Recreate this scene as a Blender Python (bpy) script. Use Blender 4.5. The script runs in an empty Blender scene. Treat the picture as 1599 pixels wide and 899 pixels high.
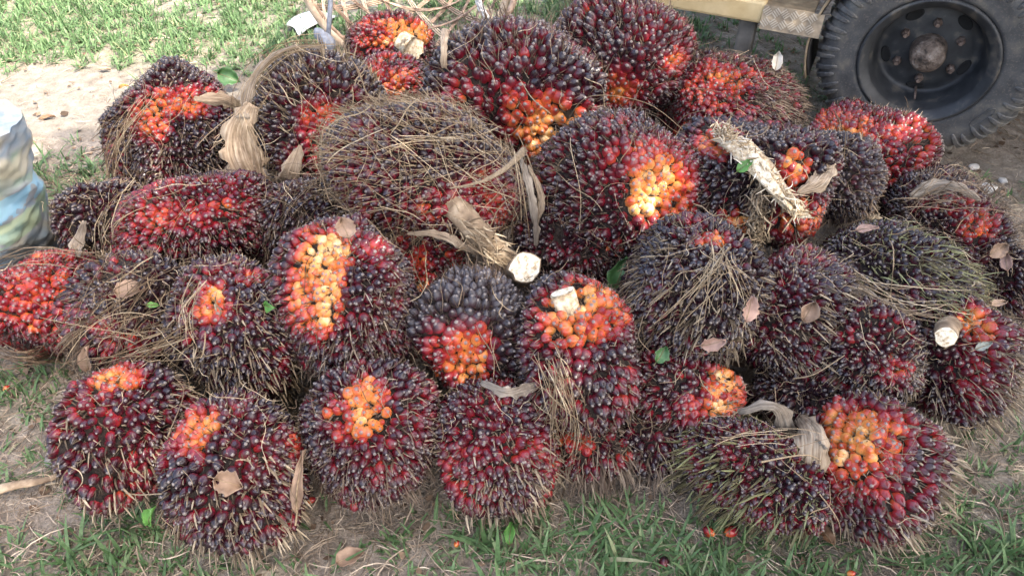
import bpy, math, random
import numpy as np
from mathutils import Matrix, Vector

random.seed(7)
rng = np.random.default_rng(11)
sc = bpy.context.scene
COL = sc.collection

# ------------------------------------------------------------------ camera, world, sun, exposure
FPX, CAM_H, PITCH = 1200.0, 1.70, math.radians(42.0)
W0, H0 = 1599.0, 899.0
cam = bpy.data.cameras.new('camera')
cam.sensor_width = 36.0
cam.lens = FPX / W0 * 36.0
cam.clip_start = 0.05
cam.clip_end = 500.0
cam_o = bpy.data.objects.new('camera', cam)
COL.objects.link(cam_o)
cam_o.location = (0, 0, CAM_H)
cam_o.rotation_euler = (math.pi / 2 - PITCH, 0, 0)
sc.camera = cam_o

SUN_EL, SUN_AZ = math.radians(58.0), math.radians(128.0)     # azimuth from +Y (north) clockwise: sun behind, to the right
sun_dir = np.array([math.sin(SUN_AZ) * math.cos(SUN_EL), math.cos(SUN_AZ) * math.cos(SUN_EL), math.sin(SUN_EL)])
world = bpy.data.worlds.new('World')
sc.world = world
world.use_nodes = True
wn = world.node_tree
bg = wn.nodes['Background']
sky = wn.nodes.new('ShaderNodeTexSky')
sky.sky_type = 'NISHITA'
sky.sun_disc = False
sky.sun_elevation = SUN_EL
sky.sun_rotation = SUN_AZ
sky.air_density = 1.0
sky.dust_density = 6.0
sky.ozone_density = 1.0
wn.links.new(sky.outputs[0], bg.inputs[0])
bg.inputs[1].default_value = 0.15
sun = bpy.data.lights.new('sun', 'SUN')
sun.energy = 2.0
# (the low end of daylight: thin cloud over the sunlit clearing)
sun.angle = math.radians(0.6)
sun.color = (1.0, 0.96, 0.89)
sun_o = bpy.data.objects.new('sun', sun)
COL.objects.link(sun_o)
sun_o.rotation_euler = Vector(sun_dir).to_track_quat('Z', 'Y').to_euler()
sc.view_settings.view_transform = 'Standard'
sc.view_settings.look = 'None'
sc.view_settings.gamma = 1.0
sc.view_settings.exposure = 2.68
sc.view_settings.use_white_balance = True          # the camera's white balance for open shade
sc.view_settings.white_balance_temperature = 6800
sc.view_settings.white_balance_tint = 10
sc.view_settings.use_curve_mapping = False

# ------------------------------------------------------------------ pixel <-> place helpers (for measuring the photograph)
AR = np.array([1.0, 0, 0])
AU = np.array([0, math.sin(PITCH), math.cos(PITCH)])
AW = np.array([0, math.cos(PITCH), -math.sin(PITCH)])
EYE = np.array([0, 0, CAM_H])


def ray(x, y):
    return AW + AR * (x - 799.5) / FPX + AU * (449.5 - y) / FPX


def at_z(x, y, z):
    d = ray(x, y)
    t = (z - CAM_H) / d[2]
    return EYE + d * t


def proj(P):
    d = np.asarray(P) - EYE
    w = d @ AW
    return np.stack([799.5 + FPX * (d @ AR) / w, 449.5 - FPX * (d @ AU) / w], -1)


def nrm(v):
    v = np.asarray(v, float)
    return v / np.maximum(np.linalg.norm(v, axis=-1, keepdims=True), 1e-9)


class Wob:
    """cheap smooth random field in 3D"""
    def __init__(self, seed, freq, n=6):
        r = np.random.default_rng(seed)
        self.k = nrm(r.normal(size=(n, 3))) * freq * r.uniform(.6, 1.6, (n, 1))
        self.p = r.uniform(0, 6.28, n)

    def __call__(self, P):
        return np.sin(np.asarray(P) @ self.k.T + self.p).mean(-1) * 1.6


# ------------------------------------------------------------------ mesh helpers
def mesh_np(name, V, faces, mat, smooth=True, attrs=None):
    """faces: list of index arrays of equal-length polys"""
    me = bpy.data.meshes.new(name)
    V = np.asarray(V, np.float32)
    me.vertices.add(len(V))
    me.vertices.foreach_set('co', V.ravel())
    fl = [np.asarray(f, np.int32) for f in faces if len(f)]
    nl = sum(f.size for f in fl)
    npoly = sum(len(f) for f in fl)
    me.loops.add(nl)
    me.loops.foreach_set('vertex_index', np.concatenate([f.ravel() for f in fl]))
    me.polygons.add(npoly)
    sizes = np.concatenate([np.full(len(f), f.shape[1], np.int32) for f in fl])
    me.polygons.foreach_set('loop_start', np.concatenate([[0], np.cumsum(sizes)[:-1]]).astype(np.int32))
    me.polygons.foreach_set('use_smooth', np.full(npoly, smooth, bool))
    for k, v in (attrs or {}).items():
        a = me.attributes.new(k, 'FLOAT', 'POINT')
        a.data.foreach_set('value', np.asarray(v, np.float32))
    me.update(calc_edges=True)
    if mat:
        me.materials.append(mat)
    return me


def link(name, me, parent=None, color=None):
    o = bpy.data.objects.new(name, me)
    COL.objects.link(o)
    if parent:
        o.parent = parent
        # meshes are written in world coordinates: undo the parents' offset
        off = Vector((0, 0, 0))
        p = parent
        while p:
            off += p.location
            p = p.parent
        o.location = -off
    if color is not None:
        o.color = color
    return o


def tag(o, label=None, cat=None, group=None, kind=None):
    if label:
        o['label'] = label
    if cat:
        o['category'] = cat
    if group:
        o['group'] = group
    if kind:
        o['kind'] = kind
    return o


def empty(name, loc):
    o = bpy.data.objects.new(name, None)
    o.empty_display_size = .1
    COL.objects.link(o)
    o.location = Vector([float(c) for c in loc])
    return o


def grid_faces(n, m, wrap_m=False, base=0):
    i = np.arange(n - 1)[:, None]
    j = np.arange(m if wrap_m else m - 1)[None]
    j2 = (j + 1) % m
    return (np.stack([i * m + j + 0 * i, i * m + j2, (i + 1) * m + j2, (i + 1) * m + j], -1).reshape(-1, 4) + base)


def strands(P, Rad, sides=3, rnd=None):
    """P (N,K,3) paths, Rad (N,K): tapered tubes. -> V, faces, attrs"""
    P = np.asarray(P, float)
    N, K, _ = P.shape
    T = nrm(np.gradient(P, axis=1))
    ref = np.where(np.abs(T[..., 2:3]) > .9, np.array([1., 0, 0]), np.array([0, 0, 1.]))
    A = nrm(np.cross(T, ref))
    B = np.cross(T, A)
    ang = np.arange(sides) / sides * 2 * np.pi
    V = (P[:, :, None] + (A[:, :, None] * np.cos(ang)[None, None, :, None] + B[:, :, None] * np.sin(ang)[None, None, :, None]) * Rad[:, :, None, None])
    V = V.reshape(-1, 3)
    f = grid_faces(K, sides, True)
    F = (f[None] + (np.arange(N) * K * sides)[:, None, None]).reshape(-1, 4)
    r = np.repeat(rng.random(N) if rnd is None else rnd, K * sides)
    t = np.tile(np.repeat(np.linspace(0, 1, K), sides), N)
    return V, F, {'rnd': r, 't': t}


def ribbons(P, Wd, S, rnd=None):
    """flat ribbons: paths (N,K,3), half widths (N,K), side vectors (N,K,3)"""
    N, K, _ = P.shape
    V = np.stack([P - S * Wd[..., None], P + S * Wd[..., None]], 2).reshape(-1, 3)
    f = grid_faces(K, 2)
    F = (f[None] + (np.arange(N) * K * 2)[:, None, None]).reshape(-1, 4)
    r = np.repeat(rng.random(N) if rnd is None else rnd, K * 2)
    t = np.tile(np.repeat(np.linspace(0, 1, K), 2), N)
    return V, F, {'rnd': r, 't': t}


def merge(parts):
    """parts: list of (V, F, attrs) with quads"""
    Vs, Fs, At, b = [], [], {}, 0
    for V, F, a in parts:
        Vs.append(V)
        Fs.append(F + b)
        b += len(V)
        for k in a:
            At.setdefault(k, []).append(a[k])
    return np.concatenate(Vs), np.concatenate(Fs), {k: np.concatenate(v) for k, v in At.items()}


def box_vf(c, ax, ay, az, hx, hy, hz):
    c = np.asarray(c, float)
    V = [c + ax * hx * i + ay * hy * j + az * hz * k for i in (-1, 1) for j in (-1, 1) for k in (-1, 1)]
    F = np.array([[0, 1, 3, 2], [4, 6, 7, 5], [0, 4, 5, 1], [2, 3, 7, 6], [0, 2, 6, 4], [1, 5, 7, 3]])
    return np.array(V), F, {}


def bevel(o, w, seg=2):
    m = o.modifiers.new('bevel', 'BEVEL')
    m.width = w
    m.segments = seg
    m.limit_method = 'ANGLE'
    return o


# ------------------------------------------------------------------ materials
def new_mat(name):
    m = bpy.data.materials.new(name)
    m.use_nodes = True
    nt = m.node_tree
    b = nt.nodes['Principled BSDF']
    return m, nt, b


class NB:
    """tiny node builder"""
    def __init__(self, nt):
        self.nt = nt

    def n(self, t, **kw):
        nd = self.nt.nodes.new(t)
        for k, v in kw.items():
            setattr(nd, k, v)
        return nd

    def l(self, a, b):
        self.nt.links.new(a, b)

    def attr(self, name):
        return self.n('ShaderNodeAttribute', attribute_name=name).outputs['Fac']

    def math(self, op, a, b=None, c=None, clamp=False):
        nd = self.n('ShaderNodeMath', operation=op, use_clamp=clamp)
        for i, v in enumerate((a, b, c)):
            if v is None:
                continue
            if isinstance(v, (int, float)):
                nd.inputs[i].default_value = v
            else:
                self.l(v, nd.inputs[i])
        return nd.outputs[0]

    def ramp(self, fac, stops, interp='LINEAR'):
        nd = self.n('ShaderNodeValToRGB')
        cr = nd.color_ramp
        cr.interpolation = interp
        while len(cr.elements) < len(stops):
            cr.elements.new(.5)
        for e, (p, c) in zip(cr.elements, stops):
            e.position = p
            e.color = (*c, 1) if len(c) == 3 else c
        if fac is not None:
            self.l(fac, nd.inputs[0])
        return nd.outputs[0]

    def mix(self, fac, a, b, mode='MIX'):
        nd = self.n('ShaderNodeMix', data_type='RGBA', blend_type=mode)
        for i, v in ((0, fac), (6, a), (7, b)):
            if isinstance(v, (int, float)):
                nd.inputs[i].default_value = v
            elif isinstance(v, tuple):
                nd.inputs[i].default_value = (*v, 1)
            else:
                self.l(v, nd.inputs[i])
        return nd.outputs[2]

    def noise(self, scale, detail=3, coord=None, rough=.55, out=0, dist=0.0):
        nd = self.n('ShaderNodeTexNoise')
        nd.inputs['Scale'].default_value = scale
        nd.inputs['Detail'].default_value = detail
        nd.inputs['Roughness'].default_value = rough
        nd.inputs['Distortion'].default_value = dist
        if coord is not None:
            self.l(coord, nd.inputs['Vector'])
        return nd.outputs[out]

    def pos(self):
        return self.n('ShaderNodeNewGeometry').outputs['Position']

    def obj(self):
        return self.n('ShaderNodeTexCoord').outputs['Object']

    def bump(self, h, strength=.4, dist=.01, bsdf=None):
        nd = self.n('ShaderNodeBump')
        nd.inputs['Strength'].default_value = strength
        nd.inputs['Distance'].default_value = dist
        self.l(h, nd.inputs['Height'])
        if bsdf:
            self.l(nd.outputs[0], bsdf.inputs['Normal'])
        return nd.outputs[0]


def mat_fruit():
    m, nt, b = new_mat('palm_fruit_skin')
    N = NB(nt)
    oi = N.n('ShaderNodeObjectInfo')
    sep = N.n('ShaderNodeSeparateColor')
    N.l(oi.outputs['Color'], sep.inputs[0])
    ripe = N.math('ADD', sep.outputs[0], N.attr('ripe'))
    bloom = sep.outputs[1]
    t = N.attr('t')
    rnd = oi.outputs['Random']
    # coordinates that differ from fruit to fruit
    pos = N.pos()
    n1 = N.noise(55, 2, pos)
    v = N.math('ADD', ripe, N.math('MULTIPLY', N.math('SUBTRACT', .66, t), .46))
    v = N.math('ADD', v, N.math('MULTIPLY', N.math('SUBTRACT', n1, .5), .22))
    body = N.ramp(v, [(0.0, (.014, .005, .009)), (.16, (.044, .005, .011)), (.32, (.12, .006, .015)), (.47, (.225, .012, .017)),
                      (.62, (.37, .047, .022)), (.76, (.52, .145, .034)), (.9, (.60, .28, .078)), (1.0, (.70, .49, .26))])
    # dark cap at the exposed end of the skin, less on sheltered (orange) fruit
    cap = N.math('MULTIPLY', N.n('ShaderNodeMapRange').outputs[0], 1.0)
    mr = cap.node.inputs[0].links[0].from_node
    N.l(t, mr.inputs[0])
    mr.inputs[1].default_value = .54
    mr.inputs[2].default_value = .86
    capw = N.math('MULTIPLY', cap, N.math('SUBTRACT', 1.05, N.math('MULTIPLY', ripe, 1.45), clamp=True), clamp=True)
    c = N.mix(N.math('MULTIPLY', capw, .82), body, (.009, .005, .008))
    # dusty bloom and dirt
    n2 = N.noise(170, 3, pos)
    n3 = N.noise(90, 4, pos)
    dust = N.math('MULTIPLY', N.math('SUBTRACT', n2, .58, clamp=True), .35)
    c = N.mix(N.math('ADD', dust, N.math('MULTIPLY', bloom, .55), clamp=True), c, (.085, .078, .084))
    dirt = N.math('MULTIPLY', N.math('SUBTRACT', n3, .53, clamp=True), 3.4, clamp=True)
    c = N.mix(N.math('MULTIPLY', dirt, .5), c, (.085, .060, .045))
    # dry stigma scar
    tip = N.math('GREATER_THAN', t, .93)
    tipw = N.math('MULTIPLY', tip, N.math('GREATER_THAN', rnd, .25))
    c = N.mix(N.math('MULTIPLY', tipw, .85), c, (.16, .135, .12))
    N.l(c, b.inputs['Base Color'])
    rg = N.math('ADD', N.math('ADD', .05, N.math('MULTIPLY', rnd, .18)), N.math('MULTIPLY', n3, .20))
    rg = N.math('ADD', rg, N.math('MULTIPLY', bloom, .2))
    N.l(rg, b.inputs['Roughness'])
    b.inputs['IOR'].default_value = 1.46
    b.inputs['Subsurface Weight'].default_value = 0.0
    N.bump(N.noise(260, 2, pos), .25, .002, b)
    return m


def mat_strand(name, stops, rough=.75, trans=0.0, objtint=False):
    m, nt, b = new_mat(name)
    N = NB(nt)
    c = N.ramp(N.attr('rnd'), stops)
    n = N.noise(120, 2, N.pos())
    c = N.mix(1.0, c, N.ramp(n, [(.3, (.62, .60, .58)), (.7, (1.0, 1.0, 1.0))]), 'MULTIPLY')
    N.l(c, b.inputs['Base Color'])
    b.inputs['Roughness'].default_value = rough
    b.inputs['Specular IOR Level'].default_value = .25
    if trans:
        b.inputs['Subsurface Weight'].default_value = 0
        tr = N.n('ShaderNodeBsdfTranslucent')
        N.l(c, tr.inputs[0])
        mx = N.n('ShaderNodeMixShader')
        mx.inputs[0].default_value = trans
        N.l(b.outputs[0], mx.inputs[1])
        N.l(tr.outputs[0], mx.inputs[2])
        N.l(mx.outputs[0], nt.nodes['Material Output'].inputs[0])
    return m


def mat_simple(name, stops, scale=40, rough=.7, bump=.3, bdist=.004, detail=4, metallic=0, spec=.4, stretch=None, dist=0.0):
    m, nt, b = new_mat(name)
    N = NB(nt)
    co = N.obj()
    if stretch:
        mp = N.n('ShaderNodeMapping')
        mp.inputs['Scale'].default_value = stretch
        N.l(co, mp.inputs[0])
        co = mp.outputs[0]
    n = N.noise(scale, detail, co, dist=dist)
    N.l(N.ramp(n, stops), b.inputs['Base Color'])
    b.inputs['Roughness'].default_value = rough
    b.inputs['Metallic'].default_value = metallic
    b.inputs['Specular IOR Level'].default_value = spec
    if bump:
        N.bump(N.noise(scale * 2.5, 4, co), bump, bdist, b)
    return m


M = {}
M['fruit'] = mat_fruit()
M['core'] = mat_simple('bunch_core_fibre', [(.3, (.008, .005, .004)), (.6, (.022, .013, .009)), (.8, (.06, .036, .022))], 60, .9, .8, .01)  # dark brown fibre, darkened further to paint the shade in the gaps between fruit
M['spine_brown'] = mat_strand('spine_grey_brown', [(0, (.055, .036, .026)), (.5, (.13, .09, .062)), (.85, (.23, .175, .125)), (1, (.36, .29, .21))])
M['spine_tan'] = mat_strand('spine_tan', [(0, (.06, .042, .028)), (.4, (.15, .11, .07)), (.8, (.29, .225, .15)), (1, (.44, .36, .25))])
M['spine_green'] = mat_strand('spine_olive', [(0, (.07, .055, .035)), (.4, (.14, .115, .06)), (.75, (.21, .20, .095)), (1, (.30, .31, .15))])
M['spine_dark'] = mat_strand('spine_dark', [(0, (.02, .013, .011)), (.6, (.06, .04, .03)), (1, (.16, .11, .08))])
M['fibre'] = mat_strand('dry_fibre', [(0, (.13, .088, .052)), (.4, (.25, .18, .11)), (.75, (.38, .29, .185)), (1, (.50, .41, .28))])
M['fibre_dark'] = mat_strand('dry_fibre_brown', [(0, (.055, .036, .024)), (.5, (.14, .095, .06)), (1, (.27, .20, .13))])
M['shred'] = mat_strand('shredded_stalk_fibre', [(0, (.22, .15, .08)), (.35, (.44, .33, .20)), (.7, (.66, .55, .39)), (1, (.80, .73, .60))])
M['grass'] = mat_strand('grass_blade', [(0, (.07, .135, .05)), (.4, (.12, .215, .09)), (.72, (.18, .28, .13)), (.88, (.28, .32, .17)), (1, (.42, .38, .24))], .45, .35)
M['litter'] = mat_strand('straw_litter', [(0, (.11, .08, .055)), (.35, (.25, .19, .135)), (.7, (.42, .34, .255)), (1, (.56, .48, .37))], .85)
M['crumb'] = mat_strand('leaf_crumb', [(0, (.045, .03, .02)), (.5, (.12, .078, .05)), (1, (.24, .165, .11))], .85)
def mat_bract(name, stops):
    m, nt, b = new_mat(name)
    N = NB(nt)
    cx = N.n('ShaderNodeCombineXYZ')
    N.l(N.math('MULTIPLY', N.attr('u'), 2.5), cx.inputs[0])
    N.l(N.math('MULTIPLY', N.attr('v'), 9.0), cx.inputs[1])
    st = N.noise(1.6, 4, cx.outputs[0], .6)
    bl = N.noise(28, 3, N.pos())
    c = N.ramp(N.math('ADD', N.math('MULTIPLY', st, .7), N.math('MULTIPLY', bl, .3)), stops)
    N.l(c, b.inputs['Base Color'])
    b.inputs['Roughness'].default_value = .8
    b.inputs['Specular IOR Level'].default_value = .25
    N.bump(st, .7, .006, b)
    return m


M['bract'] = mat_bract('dry_bract', [(.34, (.10, .068, .042)), (.48, (.27, .20, .135)), (.66, (.46, .38, .28))])
M['bract_grey'] = mat_bract('dry_bract_grey', [(.34, (.07, .055, .042)), (.48, (.19, .155, .12)), (.66, (.36, .31, .25))])
M['cut'] = mat_simple('cut_stalk_face', [(.32, (.36, .25, .14)), (.44, (.62, .51, .35)), (.58, (.76, .68, .53)), (.75, (.82, .77, .66))], 95, .8, .8, .004)
M['stalk'] = mat_simple('stalk_rind', [(.3, (.09, .058, .034)), (.5, (.22, .155, .095)), (.72, (.42, .33, .225))], 22, .75, .5, .004, 5)
M['stalk_pale'] = mat_simple('stalk_pale_fibre', [(.3, (.24, .16, .09)), (.48, (.52, .40, .25)), (.66, (.76, .66, .49))], 60, .8, .8, .006, 5)
M['leaf_tan'] = mat_simple('dry_leaf_tan', [(.3, (.13, .08, .05)), (.6, (.25, .165, .11)), (.8, (.36, .26, .19))], 25, .65, .3, .002)
M['leaf_pink'] = mat_simple('dry_leaf_pinkish', [(.3, (.19, .11, .08)), (.6, (.33, .21, .165)), (.8, (.43, .31, .25))], 25, .6, .3, .002)
M['leaf_brown'] = mat_simple('dry_leaf_brown', [(.3, (.07, .038, .02)), (.6, (.15, .082, .042)), (.8, (.24, .15, .085))], 25, .6, .3, .002)
M['leaf_grey'] = mat_simple('dry_leaf_grey', [(.3, (.13, .14, .11)), (.7, (.26, .27, .22))], 25, .7, .3, .002)
M['leaf_white'] = mat_simple('dry_leaf_bleached', [(.3, (.36, .31, .24)), (.7, (.58, .53, .45))], 25, .7, .3, .002)
M['leaf_green'] = mat_simple('green_leaf', [(.3, (.05, .14, .03)), (.6, (.09, .22, .045)), (.8, (.16, .30, .08))], 30, .45, .3, .002)
M['leaf_dgreen'] = mat_simple('dark_green_leaf', [(.3, (.025, .07, .022)), (.6, (.045, .115, .035)), (.8, (.07, .15, .05))], 30, .45, .3, .002)

# ------------------------------------------------------------------ ground
G = lambda x, y: at_z(x, y, 0.0)[:2]


def blob(xy, px, py, rx, ry):
    """soft elliptic patch on the ground whose centre is where the photograph shows it; rx, ry in metres"""
    c = G(px, py)
    return np.exp(-(((xy[:, 0] - c[0]) / rx) ** 2 + ((xy[:, 1] - c[1]) / ry) ** 2))


gw1, gw2 = Wob(3, 5.0), Wob(4, 14.0)


def ground_h(xy):
    P = np.concatenate([xy, np.zeros((len(xy), 1))], 1)
    h = .010 * gw1(P) + .006 * gw2(P)
    far = np.clip((np.hypot(xy[:, 0], xy[:, 1] - 2) - 3) / 4, 0, 1)
    return h * (1 + 2 * far) - .008


def sand_mask(xy):
    s = 1.1 * blob(xy, 90, 165, .95, .36) + .8 * blob(xy, 250, 130, .7, .2) + .7 * blob(xy, 1090, 15, .5, .3) + .55 * blob(xy, 1500, 265, .35, .16) + .8 * blob(xy, 300, 5, 1.6, .3)
    s += .9 * blob(xy, 640, 20, .9, .55)
    s += .35 * np.clip((xy[:, 1] - 4.6) / 1.5, 0, 1)
    P = np.concatenate([xy, np.ones((len(xy), 1))], 1)
    return np.clip(s + .16 * Wob(9, 9.0)(P), 0, 1)


def grass_mask(xy):
    P = np.concatenate([xy, np.ones((len(xy), 1))], 1)
    g = (2.2 * blob(xy, 80, 35, 1.0, .5) + 2.0 * blob(xy, 280, 40, 1.0, .45) + 2.0 * blob(xy, 430, 70, .4, .35)) * np.clip((xy[:, 1] - 3.42 + .25 * np.clip(xy[:, 0] + 1.5, 0, 1)) / .3, .03, 1)
    g += .55 * blob(xy, 110, 265, .42, .22) + .35 * blob(xy, 60, 330, .3, .15)
    g += .9 * blob(xy, 930, 15, .5, .5) + .5 * blob(xy, 780, 30, .4, .4)
    g += .58 * np.clip((1.10 - xy[:, 1]) / .14, 0, 1) * np.clip((xy[:, 0] + .85) / .4, .5, 1) + .25 * np.clip((-.75 - xy[:, 0]) / .3, 0, 1) * np.clip((1.5 - xy[:, 1]) / .2, 0, 1)
    g += .40 * blob(xy, 1520, 800, .28, .16) + .55 * blob(xy, 1585, 310, .16, .1) + .45 * blob(xy, 1570, 690, .15, .12)
    g += .9 * blob(xy, 1190, 120, .5, .5)
    g += .2 * blob(xy, 40, 600, .25, .12)
    g += .5 * np.clip((xy[:, 1] - 4.8) / 1.0, 0, 1) + .4 * np.clip((np.abs(xy[:, 0]) - 2.2) / .6, 0, 1)
    return np.clip(g * np.clip(.95 + .8 * Wob(21, 8.0)(P) + .5 * Wob(22, 19.)(P), .12, 2.2), 0, 2)


def build_ground():
    n = 301
    u = np.linspace(-1, 1, n)
    x = np.sinh(u * 4.2) / np.sinh(4.2) * 90
    y = np.sinh(u * 4.2) / np.sinh(4.2) * 90 + 1.8
    X, Y = np.meshgrid(x, y, indexing='ij')
    xy = np.stack([X.ravel(), Y.ravel()], 1)
    V = np.concatenate([xy, ground_h(xy)[:, None]], 1)
    m, nt, b = new_mat('ground_soil')
    N = NB(nt)
    pos = N.pos()
    big = N.noise(3.2, 4, pos)
    mid = N.noise(16, 5, pos)
    fine = N.noise(110, 4, pos, .65)
    soil = N.ramp(mid, [(.28, (.135, .113, .093)), (.48, (.24, .205, .172)), (.66, (.335, .295, .252)), (.82, (.42, .38, .33))])
    soil = N.mix(.75, soil, N.ramp(fine, [(.3, (.42, .40, .38)), (.55, (.95, .93, .9)), (.75, (1.35, 1.3, 1.22))]), 'MULTIPLY')
    sandc = N.ramp(mid, [(.3, (.135, .115, .094)), (.55, (.20, .177, .148)), (.75, (.255, .23, .197))])
    sandc = N.mix(.6, sandc, N.ramp(fine, [(.3, (.68, .66, .63)), (.55, (1, 1, 1)), (.8, (1.1, 1.1, 1.1))]), 'MULTIPLY')
    sm = N.attr('sand')
    smn = N.math('ADD', sm, N.math('MULTIPLY', N.math('SUBTRACT', big, .5), .7))
    smn = N.math('ADD', smn, N.math('MULTIPLY', N.math('SUBTRACT', mid, .5), .6))
    smr = N.ramp(smn, [(.25, (0, 0, 0)), (.7, (1, 1, 1))])
    c = N.mix(smr, soil, sandc)
    gm = N.math('MULTIPLY', N.attr('green'), N.ramp(N.noise(28, 4, pos), [(.4, (0, 0, 0)), (.7, (.55, .55, .55))]), clamp=True)
    c = N.mix(gm, c, (.07, .11, .035))
    N.l(c, b.inputs['Base Color'])
    b.inputs['Roughness'].default_value = .95
    b.inputs['Specular IOR Level'].default_value = .15
    h = N.math('ADD', fine, N.math('MULTIPLY', mid, 2.0))
    N.bump(h, .9, .012, b)
    me = mesh_np('ground', V, [grid_faces(n, n)], m, True, {'sand': sand_mask(xy), 'green': np.clip(grass_mask(xy), 0, 1)})
    tag(link('ground', me), kind='structure')


build_ground()

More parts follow.
